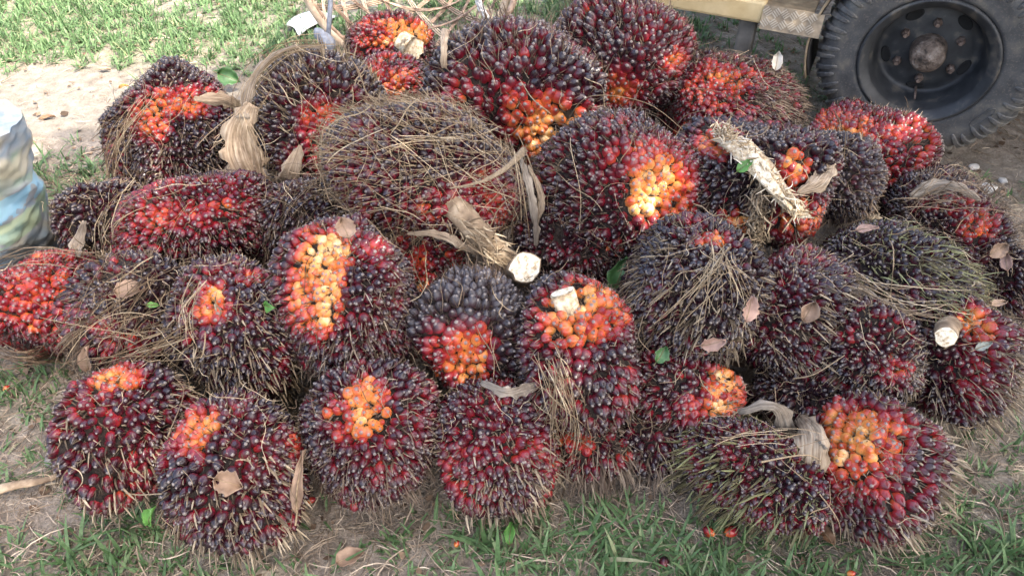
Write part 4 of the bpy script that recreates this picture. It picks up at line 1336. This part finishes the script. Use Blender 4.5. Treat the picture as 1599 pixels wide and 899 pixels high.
def grass(n, reg, seed, hmin, hmax, wd, blades, thresh=.0, dens=1.0):
    xy, r = scatter(n, *reg, seed)
    g = grass_mask(xy) * dens
    keep = (r.random(n) < g) & (~inside_pile(xy, .8)) & ~((np.abs(xy[:, 0] - 1.6) < .3) & (np.abs(xy[:, 1] - 2.78) < .16))
    xy = xy[keep]
    base = np.repeat(xy, blades, 0) + r.normal(0, .014, (len(xy) * blades, 2))
    n = len(base)
    a = r.uniform(0, 6.28, n)
    h = r.uniform(hmin, hmax, n) * np.repeat(r.uniform(.6, 1.15, len(xy)), blades)
    lean = r.uniform(.15, 1.15, n)
    K = 5
    s = np.linspace(0, 1, K)
    out = h[:, None] * (np.sin(lean)[:, None] * s + .35 * np.sin(lean)[:, None] * s ** 2.4)
    up = h[:, None] * (np.cos(lean)[:, None] * s - .30 * (lean / 1.2)[:, None] * s ** 2.2)
    P = np.stack([base[:, 0:1] + np.cos(a)[:, None] * out, base[:, 1:2] + np.sin(a)[:, None] * out, ground_h(base)[:, None] + np.maximum(up, .003 * s[None])], -1)
    S = np.stack([-np.sin(a), np.cos(a), r.normal(0, .25, n)], -1)[:, None] + np.zeros((1, K, 1))
    w = wd * r.uniform(.6, 1.3, n)[:, None] * np.array([.75, 1, .9, .6, .06])[None]
    return ribbons(P, w, nrm(S), np.clip(r.beta(2, 2.4, n), 0, 1))


parts = [grass(11000, (-1.7, 1.7, .60, 2.4), 41, .02, .06, .0034, 5),
         grass(420, (-1.3, 1.4, .62, 1.02), 42, .06, .11, .0046, 5),
         grass(8500, (-3.4, 1.0, 2.0, 5.2), 43, .03, .09, .0036, 8),
         grass(5000, (.2, 4.2, 2.0, 5.2), 44, .03, .07, .0042, 7, dens=.8),
         grass(9000, (-9, 9, 4.6, 14), 45, .08, .2, .007, 5, dens=.6),
         grass(2500, (-6, -1.6, -1, 4.2), 46, .05, .11, .004, 6, dens=.6), grass(2500, (1.6, 6, -1, 3.2), 47, .05, .11, .004, 6, dens=.6)]
V, F, At = merge(parts)
tag(link('grass', mesh_np('grass', V, [F], M['grass'], True, At)), 'green grass blades and tufts growing on the ground', 'grass', kind='stuff')

# ------------------------------------------------------------------ woven plastic sack at the left edge
def build_sack():
    c = at_z(-34, 425, 0)
    n, m = 54, 72
    hgt = .55
    s = np.linspace(0, 1, n)
    th = np.arange(m) / m * 2 * np.pi
    r = np.random.default_rng(5)
    prof = np.interp(s, [0, .04, .15, .4, .65, .85, .95, 1], [.17, .235, .25, .235, .215, .20, .19, .185])
    V = np.zeros((n, m, 3))
    w1, w2, w3 = Wob(61, 5.0), Wob(62, 16.0), Wob(63, 38.0, 10)
    for i in range(n):
        U = np.stack([np.cos(th), np.sin(th), np.full(m, s[i] * 2.2)], 1)
        Us = U * np.array([.5, .5, 1.8])                     # creases run round the sack
        rr = prof[i] * (1 + .06 * w1(U) + .045 * w2(Us) + .035 * w3(Us))
        V[i] = np.stack([rr * np.cos(th), rr * np.sin(th), np.full(m, s[i] * hgt) + .006 * w2(U * 1.3)], 1)
        V[i, :, 0] += .17 * s[i]
    V = V.reshape(-1, 3) + c
    V[:, 2] = np.maximum(V[:, 2], .004)
    mt, nt, b = new_mat('woven_sack_plastic')
    N = NB(nt)
    co = N.pos()
    mp = N.n('ShaderNodeMapping')
    mp.inputs['Scale'].default_value = (1, 1, 1.6)
    N.l(co, mp.inputs[0])
    n1 = N.noise(5.5, 2, mp.outputs[0], dist=.6)
    n2 = N.noise(3.2, 2, mp.outputs[0], out=0, dist=1.2)
    base = N.ramp(n1, [(.30, (.30, .285, .23)), (.42, (.25, .265, .275)), (.50, (.16, .21, .25)), (.58, (.25, .27, .28)), (.70, (.18, .23, .18))])
    base = N.mix(N.ramp(n2, [(.50, (0, 0, 0)), (.60, (.8, .8, .8))]), base, (.31, .28, .20))
    zz = N.n('ShaderNodeSeparateXYZ')
    N.l(co, zz.inputs[0])
    blue = N.math('MULTIPLY', N.math('COMPARE', zz.outputs[2], .335, .035), N.math('GREATER_THAN', N.noise(11, 2, co), .47))
    base = N.mix(N.math('MULTIPLY', blue, .55), base, (.16, .40, .55))
    green = N.math('MULTIPLY', N.math('COMPARE', zz.outputs[2], .26, .035), N.math('GREATER_THAN', N.noise(9, 2, co), .5))
    base = N.mix(N.math('MULTIPLY', green, .4), base, (.26, .42, .22))
    N.l(base, b.inputs['Base Color'])
    b.inputs['Roughness'].default_value = .42
    wv = N.n('ShaderNodeTexWave', wave_type='BANDS', bands_direction='Z')
    wv.inputs['Scale'].default_value = 90
    N.l(co, wv.inputs[0])
    N.bump(wv.outputs['Fac'], .22, .002, b)
    root = empty('woven_sack', c)
    tag(root, 'filled woven plastic sack with faded blue and green print at left edge', 'sack')
    F = [grid_faces(n, m, True), np.array([np.arange(m)[::-1]])]
    link('sack_body', mesh_np('sack_body', V, F, mt), root)
    top = V.reshape(n, m, 3)[-1]
    K = 4
    up = [top + np.array([0, 0, .0]), top * 1.0 + (top.mean(0) - top) * .45 + np.array([-.01, 0, .03]), top + (top.mean(0) - top) * .7 + np.array([-.02, 0, .05]), top + (top.mean(0) - top) * .25 + np.array([-.04, 0, .10])]
    link('sack_neck', mesh_np('sack_neck', np.concatenate(up), [grid_faces(K, m, True)], mt), root)


build_sack()

# ------------------------------------------------------------------ truck: rear wheels, beam, step, bed
S_ = nrm(np.array([.907, -.42, 0]))            # along the truck's side, to the right
N_ = nrm(np.array([-.42, -.907, 0]))           # out of the side, toward the viewer
Z_ = np.array([0, 0, 1.])
RW = .39
WC = at_z(1447, 98, RW)
truck = empty('truck', (WC[0] - N_[0] * .8, WC[1] - N_[1] * .8, 0))
tag(truck, 'parked truck seen by its black rear wheel, yellow beam and checker plate step', 'truck')


def TW(s, o, z):
    """truck coordinates: along the side, outward, height"""
    return np.array([WC[0], WC[1], 0]) + S_ * s + N_ * o + Z_ * z


def lathe(name, prof, mat, parent, origin, segs=72, smooth=True):
    """prof: (outward offset, radius)"""
    prof = np.array(prof, float)
    th = np.arange(segs) / segs * 2 * np.pi
    V = origin + prof[:, None, 0:1] * N_ + prof[:, None, 1:2] * (S_[None, None] * np.cos(th)[None, :, None] + Z_[None, None] * np.sin(th)[None, :, None])
    return link(name, mesh_np(name, V.reshape(-1, 3), [grid_faces(len(prof), segs, True)], mat, smooth), parent)


mt, nt, b = new_mat('tyre_rubber')
N = NB(nt)
pos = N.pos()
nz = N.noise(16, 5, pos)
n2 = N.noise(140, 3, pos)
c = N.ramp(nz, [(.3, (.030, .031, .033)), (.52, (.052, .053, .054)), (.66, (.085, .08, .07)), (.8, (.15, .13, .105))])
c = N.mix(N.ramp(n2, [(.54, (0, 0, 0)), (.72, (.45, .45, .45))]), c, (.16, .135, .105))
sx = N.n('ShaderNodeSeparateXYZ')
N.l(pos, sx.inputs[0])
low = N.math('MULTIPLY', N.math('SUBTRACT', .16, sx.outputs[2], clamp=True), N.math('MULTIPLY', nz, 5.5), clamp=True)
c = N.mix(low, c, (.13, .105, .078))
N.l(c, b.inputs['Base Color'])
b.inputs['Roughness'].default_value = .55
N.bump(n2, .2, .002, b)
M['tyre'] = mt
M['rim'] = mat_simple('rim_black_paint', [(.3, (.012, .013, .015)), (.55, (.028, .030, .032)), (.68, (.085, .075, .062))], 15, .52, .15, .002, 5)
M['hub'] = mat_simple('rusty_greasy_hub', [(.32, (.03, .022, .017)), (.5, (.10, .072, .055)), (.62, (.17, .135, .11)), (.78, (.27, .24, .21))], 38, .6, .9, .012, 6)
M['nut'] = mat_simple('rusty_nut', [(.3, (.05, .032, .024)), (.6, (.14, .10, .08)), (.8, (.22, .18, .15))], 60, .6, .4, .003)
M['hole_shade'] = mat_simple('painted_hole_shade', [(.3, (.006, .006, .006)), (.7, (.012, .012, .012))], 10, .9, 0)  # near black, colour stands in for the shade inside an opening
M['yellow'] = mat_simple('worn_yellow_paint', [(.25, (.16, .105, .06)), (.36, (.46, .33, .16)), (.6, (.60, .46, .25)), (.8, (.66, .55, .35))], 7, .55, .25, .003, 6)
M['plate'] = mat_simple('worn_checker_plate', [(.3, (.13, .095, .06)), (.55, (.27, .205, .13)), (.75, (.42, .33, .21))], 24, .5, .3, .003, 5)
M['bar'] = mat_simple('worn_bar_metal', [(.3, (.26, .21, .15)), (.7, (.48, .41, .31))], 24, .45, .2)
M['chassis'] = mat_simple('chassis_black', [(.3, (.02, .018, .016)), (.7, (.055, .048, .042))], 14, .7, .3)
M['post'] = mat_simple('grey_post', [(.3, (.06, .055, .048)), (.6, (.12, .112, .10)), (.8, (.18, .17, .15))], 12, .7, .3)


def wheel(name, off, full=True):
    root = empty(name, (0, 0, 0))
    root.parent = truck
    o = TW(0, off, RW)
    root.location = Vector(o) - truck.location
    # tyre: outer face at offset 0, width .2
    R = RW
    prof = [(-.012, .238), (.004, .246), (.010, .258), (.006, .275), (.014, .305), (.016, .33), (.010, .352), (-.006, .372), (-.022, R - .010), (-.06, R - .004), (-.10, R - .003), (-.15, R - .006), (-.19, R - .018), (-.205, .35), (-.213, .32), (-.205, .27), (-.19, .238)]
    lathe('tyre', prof, M['tyre'], root, o, 96)
    # chunky lugs wrapping the shoulder
    parts = []
    nl = 58
    for k in range(nl):
        a = k / nl * 2 * np.pi + (.02 if k % 2 else 0)
        rad = S_ * math.cos(a) + Z_ * math.sin(a)
        tan = -S_ * math.sin(a) + Z_ * math.cos(a)
        inner = .316 if k % 2 else .327
        pts = [(.0185, inner), (.0215, inner + .014), (.018, .358), (.004, .380), (-.022, R + .006), (-.085, R + .009)]
        Vv = []
        hw = [.004, .0075, .0085, .0095, .0105, .010]
        for (q, rr), w in zip(pts, hw):
            sk = (-q + .014) * .25
            for sgn in (-1, 1):
                Vv.append(o + N_ * q + rad * rr + tan * (sgn * w + sk))
            for sgn in (1, -1):
                Vv.append(o + N_ * (q - .012) + rad * (rr - .014) + tan * (sgn * w * 1.15 + sk))
        parts.append((np.array(Vv), np.concatenate([grid_faces(6, 4, True), [[3, 2, 1, 0], [20, 21, 22, 23]]]), {}))
        if full is False and k > nl:
            break
    V, F, _ = merge(parts)
    tag(bevel(link('tread_lugs', mesh_np('tread_lugs', V, [F], M['tyre'], False), root), .002, 1), kind='stuff')
    # rim: flange, deep dish, disc
    rp_ = [(-.02, .240), (.008, .243), (.015, .238), (.013, .230), (.0, .222), (-.008, .205), (-.030, .202), (-.045, .194), (-.090, .191), (-.110, .183), (-.128, .180), (-.134, .165), (-.128, .150), (-.120, .120), (-.120, .04), (-.120, .001)]
    rim = lathe('rim', rp_, M['rim'], root, o, 96)
    if full:
        hub_p = [(-.122, .066), (-.065, .064), (-.048, .060), (-.040, .050), (-.037, .030), (-.032, .020), (-.030, .001)]
        hb = lathe('hub', hub_p, M['hub'], root, o, 28)
        for k in range(6):
            a = k / 6 * 2 * np.pi + .55
            rad = S_ * math.cos(a) + Z_ * math.sin(a)
            c0 = o + rad * .112
            th = np.arange(6) / 6 * 2 * np.pi
            ring = lambda r_, q: c0 + N_ * q + r_ * (S_ * np.cos(th)[:, None] + Z_ * np.sin(th)[:, None])
            V = np.concatenate([ring(.016, -.1215), ring(.016, -.100), ring(.013, -.094), ring(.009, -.0895), ring(.008, -.078)])
            link('wheel_nut', mesh_np('wheel_nut', V, [grid_faces(5, 6, True), np.array([np.arange(6) + 24])], M['nut'], False), root)
        for k in range(5):
            a = k / 5 * 2 * np.pi - math.pi / 2
            rad = S_ * math.cos(a) + Z_ * math.sin(a)
            tan = -S_ * math.sin(a) + Z_ * math.cos(a)
            c0 = o + rad * .150 + N_ * -.1265
            th = np.arange(16) / 16 * 2 * np.pi
            sh = lambda k_, q: c0 + N_ * q + tan * (.030 * k_ * np.cos(th)[:, None]) + rad * (.016 * k_ * np.sin(th)[:, None]) + N_ * (-.31 * .016 * k_ * np.sin(th)[:, None])
            V = np.concatenate([sh(1.14, .000), sh(1.0, .004), sh(.90, .003)])
            link('hand_hole_disc', mesh_np('hand_hole_disc', V, [grid_faces(3, 16, True), np.array([np.arange(16) + 32])], M['hole_shade']), rim)  # black disc set on the solid rim, painting a shaded hand hole
        # valve stem and raised oval badge on the sidewall
        me, _, _, _ = tube_mesh('valve_stem', [o + N_ * -.12 - Z_ * .152 + S_ * .005, o + N_ * -.09 - Z_ * .165 + S_ * .008, o + N_ * -.06 - Z_ * .178 + S_ * .012], [.005, .005, .004], M['nut'], 8)
        link('valve_stem', me, root)
        a = math.radians(-33)
        rad = S_ * math.cos(a) + Z_ * math.sin(a)
        tan = -S_ * math.sin(a) + Z_ * math.cos(a)
        th = np.linspace(0, 2 * np.pi, 37)[:-1]
        P = o + rad * .303 + N_ * .0155 + tan * (.05 * np.sign(np.cos(th)) * np.abs(np.cos(th)) ** .55)[:, None] + rad * (.012 * np.sign(np.sin(th)) * np.abs(np.sin(th)) ** .8)[:, None]
        V, F, At = strands(np.concatenate([P, P[:1]])[None], np.full((1, 37), .0022), 4)
        link('raised_oval', mesh_np('raised_oval', V, [F], M['tyre']), root)
        # raised letters on the sidewall
        for txt, a0, rr_, size in (('ULT', 38, .300, .034), ('LT', -104, .292, .026)):
            for q, ch in enumerate(txt):
                cu = bpy.data.curves.new('letter', 'FONT')
                cu.body = ch
                cu.size = size
                cu.extrude = .002
                cu.align_x = 'CENTER'
                tmp = bpy.data.objects.new('tmp', cu)
                COL.objects.link(tmp)
                dg = bpy.context.evaluated_depsgraph_get()
                me = bpy.data.meshes.new_from_object(tmp.evaluated_get(dg))
                bpy.data.objects.remove(tmp)
                a = math.radians(a0 - q * 7.5)
                rad = S_ * math.cos(a) + Z_ * math.sin(a)
                tan = S_ * math.sin(a) - Z_ * math.cos(a)
                lo = link('raised_letter', me, root)
                me.materials.clear()
                me.materials.append(M['tyre'])
                c0 = o + rad * rr_ + N_ * .0145 - Vector(o)
                lo.matrix_basis = Matrix(((tan[0], rad[0], N_[0], c0[0]), (tan[1], rad[1], N_[1], c0[1]), (tan[2], rad[2], N_[2], c0[2]), (0, 0, 0, 1)))
    return root


wheel('rear_wheel', 0.0, True)
wheel('inner_rear_wheel', -.27, False)


def tbox(name, s0, s1, o0, o1, z0, z1, mat, bev=.004):
    V, F, _ = box_vf(TW((s0 + s1) / 2, (o0 + o1) / 2, (z0 + z1) / 2), S_, N_, Z_, (s1 - s0) / 2, (o1 - o0) / 2, (z1 - z0) / 2)
    return bevel(link(name, mesh_np(name, V, [F], M[mat], False), truck), bev)


#TRUCKPX
tbox('yellow_beam', -1.75, -.625, -.12, 0.0, .425, .515, 'yellow', .012)
tbox('step_top', -.63, -.44, -.16, -.004, .494, .504, 'plate', .003)
# checker plate: a sloping face with raised bars, each its own piece
p0, p1 = TW(-.63, .0, .502), TW(-.40, .0, .502)
q0, q1 = TW(-.63, .030, .420), TW(-.40, .030, .420)
dn = nrm(q0 - p0)
fn = nrm(np.cross(S_, dn))
if fn @ N_ < 0:
    fn = -fn
V = np.array([p0, p1, q1, q0, p0 - fn * .005, p1 - fn * .005, q1 - fn * .005, q0 - fn * .005])
plate = link('checker_plate', mesh_np('checker_plate', V, [np.array([[0, 3, 2, 1], [4, 5, 6, 7], [0, 1, 5, 4], [3, 7, 6, 2], [0, 4, 7, 3], [1, 2, 6, 5]])], M['plate'], False), truck)
cells = 0
bar_me = None
for i in range(6):
    for j in range(2):
        cc = p0 + S_ * (.018 + i * .034) + dn * (.020 + j * .040)
        for k in range(4):
            sg = 1 if (i + j) % 2 else -1
            d1 = nrm(S_ * .8 + dn * .75 * sg)
            d2 = nrm(S_ * .8 - dn * .75 * sg)
            V, F, _ = box_vf(cc + d2 * (k - 1.5) * .0085 + fn * .0015, d1, nrm(np.cross(fn, d1)), fn, .0135, .0022, .0030)
            link('tread_bar', mesh_np('tread_bar', V, [F], M['bar'], False), plate)
tbox('support_post', -.72, -.65, -.10, -.03, .0, .4235, 'post', .012)
# curved guard between the step and the tyre
th = np.radians(np.linspace(118, 200, 18))
for nm, o0, o1, r0, mat in (('mud_guard', -.30, -.02, .425, 'chassis'), ('guard_edge', -.019, .004, .432, 'plate')):
    Vv = []
    for t in th:
        for q in (o0, o1):
            Vv.append(TW(r0 * math.cos(t), q, RW + r0 * math.sin(t)))
            
    o = link(nm, mesh_np(nm, np.array(Vv), [grid_faces(18, 2)], M[mat]), truck)
    sm = o.modifiers.new('thickness', 'SOLIDIFY')
    sm.thickness = .008
tbox('chassis_rail', -1.7, 3.2, -.62, -.54, .62, .78, 'chassis')
tbox('bed', -1.35, 3.3, -2.0, .06, .98, 1.10, 'yellow')
tbox('far_light_block', -.9, 3.3, -2.0, -1.96, .55, .975, 'chassis')  # added unseen panel, blocks light from beyond to darken the ground under the truck
tbox('far_beam', -1.7, -.5, -1.6, -1.5, .37, .455, 'chassis')
me, _, _, _ = tube_mesh('axle', [TW(0, -.2, RW), TW(0, -1.6, RW)], [.05, .05], M['chassis'], 14)
link('axle', me, truck)

# ------------------------------------------------------------------ wicker basket behind the pile, lying on its side
M['wicker'] = mat_simple('wicker_split', [(.3, (.10, .06, .04)), (.5, (.22, .15, .105)), (.72, (.36, .27, .20))], 30, .6, .4, .003, 5)
M['wicker_pale'] = mat_simple('wicker_pale', [(.3, (.30, .23, .16)), (.7, (.50, .41, .31))], 30, .6, .4, .003, 5)
M['strap'] = mat_simple('grey_strap', [(.3, (.10, .11, .13)), (.7, (.20, .22, .25))], 60, .7, .4)
M['rope'] = mat_simple('grey_rope', [(.3, (.30, .29, .27)), (.7, (.52, .51, .49))], 80, .8, .6)


def build_basket():
    bc = at_z(650, 92, 0)
    RB, LB = .47, .75
    root = empty('wicker_basket', (bc[0], bc[1] + .3, 0))
    tag(root, 'open weave wicker basket lying behind the pile', 'basket')

    def bp(u, v):
        """u: angle from straight down (0) round the wall, v: 0 mouth .. 1 back, then the closed back"""
        rr = RB * (1.0 - .12 * v)
        if v > 1:
            rr = RB * .88 * max(0.0, 1 - (v - 1) * 1.6)
        y = bc[1] - .12 + LB * min(v, 1) + (.1 * (v - 1) if v > 1 else 0)
        return np.array([bc[0] + rr * math.sin(u), y, RB + .012 - rr * math.cos(u)])

    # three families of strips; each strip is three fine splits side by side
    def strip(uv, mat, off):
        K = 26
        P0 = np.array([bp(*uv(s)) for s in np.linspace(0, 1, K)])
        T = nrm(np.gradient(P0, axis=0))
        cen = np.stack([np.full(K, bc[0]), P0[:, 1], np.full(K, RB)], 1)
        Nn = nrm(cen - P0)
        Sd = nrm(np.cross(T, Nn))
        parts = []
        for q in (-1, 0, 1):
            P = P0 + Sd * q * .0105 + Nn * (off + .002 * np.sin(np.arange(K) * 1.3 + q))[:, None]
            V = np.stack([P - Sd * .0042, P + Nn * .0035 - Sd * .002, P + Nn * .0035 + Sd * .002, P + Sd * .0042], 1).reshape(-1, 3)
            parts.append((V, grid_faces(K, 4, True), {}))
        V, F, _ = merge(parts)
        link('wicker_strip', mesh_np('wicker_strip', V, [F], M[mat], True), root)

    for k in range(13):
        u0 = -2.4 + k * .40
        strip(lambda s, u0=u0: (u0 + .95 * s, 1.05 * s), 'wicker', .002)
        strip(lambda s, u0=u0: (u0 + .2 - .95 * s, 1.05 * s), 'wicker_pale' if k % 2 else 'wicker', .007)
    for v in (.22, .48, .74, 1.0):
        strip(lambda s, v=v: (-2.2 + 4.4 * s, v), 'wicker', .012)
    for k in range(9):
        u0 = -2.0 + k * .5
        strip(lambda s, u0=u0: (u0, 1.0 + .6 * s), 'wicker_pale', .004)
    P = np.array([bp(u, -.02) for u in np.linspace(-2.4, 2.4, 46)])
    me, _, _, _ = tube_mesh('rim', P, np.full(46, .017), M['wicker_pale'], 9, None, .08, 2)
    link('rim', me, root)
    P = np.array([bp(u, .03) + np.array([0, 0, .004]) for u in np.linspace(-2.4, 2.4, 46)])
    me, _, _, _ = tube_mesh('rim_binding', P, np.full(46, .012), M['wicker'], 8, None, .1, 3)
    link('rim_binding', me, root)
    # carrying strap: a dark stick bound with grey cloth at its lower end
    a0, a1 = EYE + ray(512, 66) * 3.05, EYE + ray(519, -40) * 3.05
    me, _, _, _ = tube_mesh('carrying_stick', [a0, (a0 + a1) / 2, a1], [.010, .010, .010], M['strap'], 8)
    link('carrying_stick', me, root)
    q = [EYE + ray(x, y) * 3.03 for x, y in ((492, 45), (500, 55), (508, 62), (514, 70), (518, 80))]
    me, _, _, _ = tube_mesh('strap_binding', smooth_path(q, 10), np.array([.006, .018, .024, .022, .026, .030, .032, .03, .02, .008]), M['strap'], 10, None, .1, 4)
    link('strap_binding', me, root)
    q = [EYE + ray(x, y) * 2.96 for x, y in ((742, -20), (750, 10), (757, 24), (764, 40), (768, 52))]
    P = smooth_path(q, 24)
    tw = np.linspace(0, 16, 24)
    for ph in (0, 2.1, 4.2):
        PP = P + .008 * (np.cos(tw + ph)[:, None] * AR + np.sin(tw + ph)[:, None] * AW)
        me, _, _, _ = tube_mesh('rope_strand', PP, np.full(24, .008), M['rope'], 6)
        link('rope_strand', me, root)
    q = [EYE + ray(x, y) * 2.98 for x, y in ((806, -20), (800, 8), (788, 28), (772, 34), (758, 18))]
    me, _, _, _ = tube_mesh('handle_loop', smooth_path(q, 16), np.full(16, .013), M['wicker'], 8, None, .1, 5)
    link('handle_loop', me, root)


build_basket()


# pale sheets lying on the sunlit ground behind
def scrap(label, corners, mat, seed, h=.03):
    c = [at_z(x, y, 0) for x, y in corners]
    n = 14
    w = Wob(seed, 9.0)
    V = []
    for i in range(n):
        for j in range(n):
            a, b2 = i / (n - 1), j / (n - 1)
            p = (c[0] * (1 - a) + c[1] * a) * (1 - b2) + (c[3] * (1 - a) + c[2] * a) * b2
            V.append(p)
    V = np.array(V)
    V[:, :2] += .02 * np.stack([Wob(seed + 3, 30.)(V), Wob(seed + 4, 30.)(V)], 1)
    V[:, 2] = .012 + h * (.5 + .5 * w(V)) + .35 * h * Wob(seed + 5, 26.)(V)
    o = link('sheet_scrap', mesh_np('sheet_scrap', V, [grid_faces(n, n)], mat))
    sm = o.modifiers.new('thickness', 'SOLIDIFY')
    sm.thickness = .002
    tag(o, label, 'sheet')


M['white_sheet'] = mat_simple('white_sheet', [(.3, (.36, .36, .35)), (.7, (.46, .46, .45))], 12, .5, .1)
scrap('white plastic sheet on the grass left of the wicker basket', [(448, 48), (486, 22), (528, 30), (470, 62)], M['white_sheet'], 1)

# ------------------------------------------------------------------ shade tree beside the viewer (its crown shades the pile)
def build_tree():
    hgt = 5.2
    sh = np.array([.85, .92, 0])                                  # middle of the shade on the ground
    cc = sh + sun_dir / sun_dir[2] * hgt
    base = np.array([cc[0] + .6, cc[1] - .6, 0])
    root = empty('shade_tree', base)
    tag(root, 'broad leafed shade tree standing behind the viewer, out of the picture', 'tree')
    M['bark'] = mat_simple('bark', [(.3, (.07, .05, .036)), (.7, (.17, .13, .10))], 12, .9, .8, .02)
    r = np.random.default_rng(9)
    P = smooth_path([base, base + [.05, .05, 1.6], base + [-.15, .2, 3.2], cc + [0, 0, .1]], 16)
    me, _, _, _ = tube_mesh('trunk', P, np.linspace(.22, .07, 16), M['bark'], 12, None, .06, 1)
    tr = link('trunk', me, root)
    for k in range(9):
        a = k / 9 * 6.28 + .3
        q0 = P[9 + k % 5]
        q1 = cc + np.array([math.cos(a) * 2.3, math.sin(a) * 2.3, r.uniform(-.3, .4)])
        me, _, _, _ = tube_mesh('limb', smooth_path([q0, (q0 + q1) / 2 + [0, 0, .35], q1], 10), np.linspace(.07, .015, 10), M['bark'], 7, None, .06, k)
        link('limb', me, tr)
    n = 9000
    U = nrm(r.normal(size=(n, 3))) * (r.random(n) ** (1 / 3))[:, None]
    U[:, :2] = nrm(U[:, :2]) * np.sqrt(r.random(n))[:, None]
    edge = 1 + .10 * Wob(77, 3.0)(U) + .06 * Wob(78, 8.0)(U)
    C = cc + U * np.array([3.15, 3.15, .75]) * np.stack([edge, edge, np.ones(n)], 1)
    # shape the crown to the shadow: flatten along the sun so its outline on the ground is round
    a = r.uniform(0, 6.28, n)
    d = nrm(np.stack([np.cos(a), np.sin(a), r.normal(-.2, .35, n)], 1))
    L = r.uniform(.12, .24, n)
    s = np.linspace(-.5, .5, 4)
    P = C[:, None] + d[:, None] * (L[:, None] * s)[..., None]
    S = nrm(np.cross(d, nrm(np.array([0, 0, 1.]) + r.normal(0, .4, (n, 3)))))[:, None] + np.zeros((1, 4, 1))
    V, F, At = ribbons(P, (L * .30)[:, None] * np.array([.3, 1, .85, .1])[None], S, r.random(n))
    M['tree_leaf'] = mat_strand('tree_leaf', [(0, (.03, .07, .018)), (.5, (.05, .11, .026)), (1, (.08, .15, .04))], .5, .1)
    tag(link('crown', mesh_np('crown', V, [F], M['tree_leaf'], True, At), root), kind='stuff')


build_tree()
print('fruit objects', N_FRUIT)
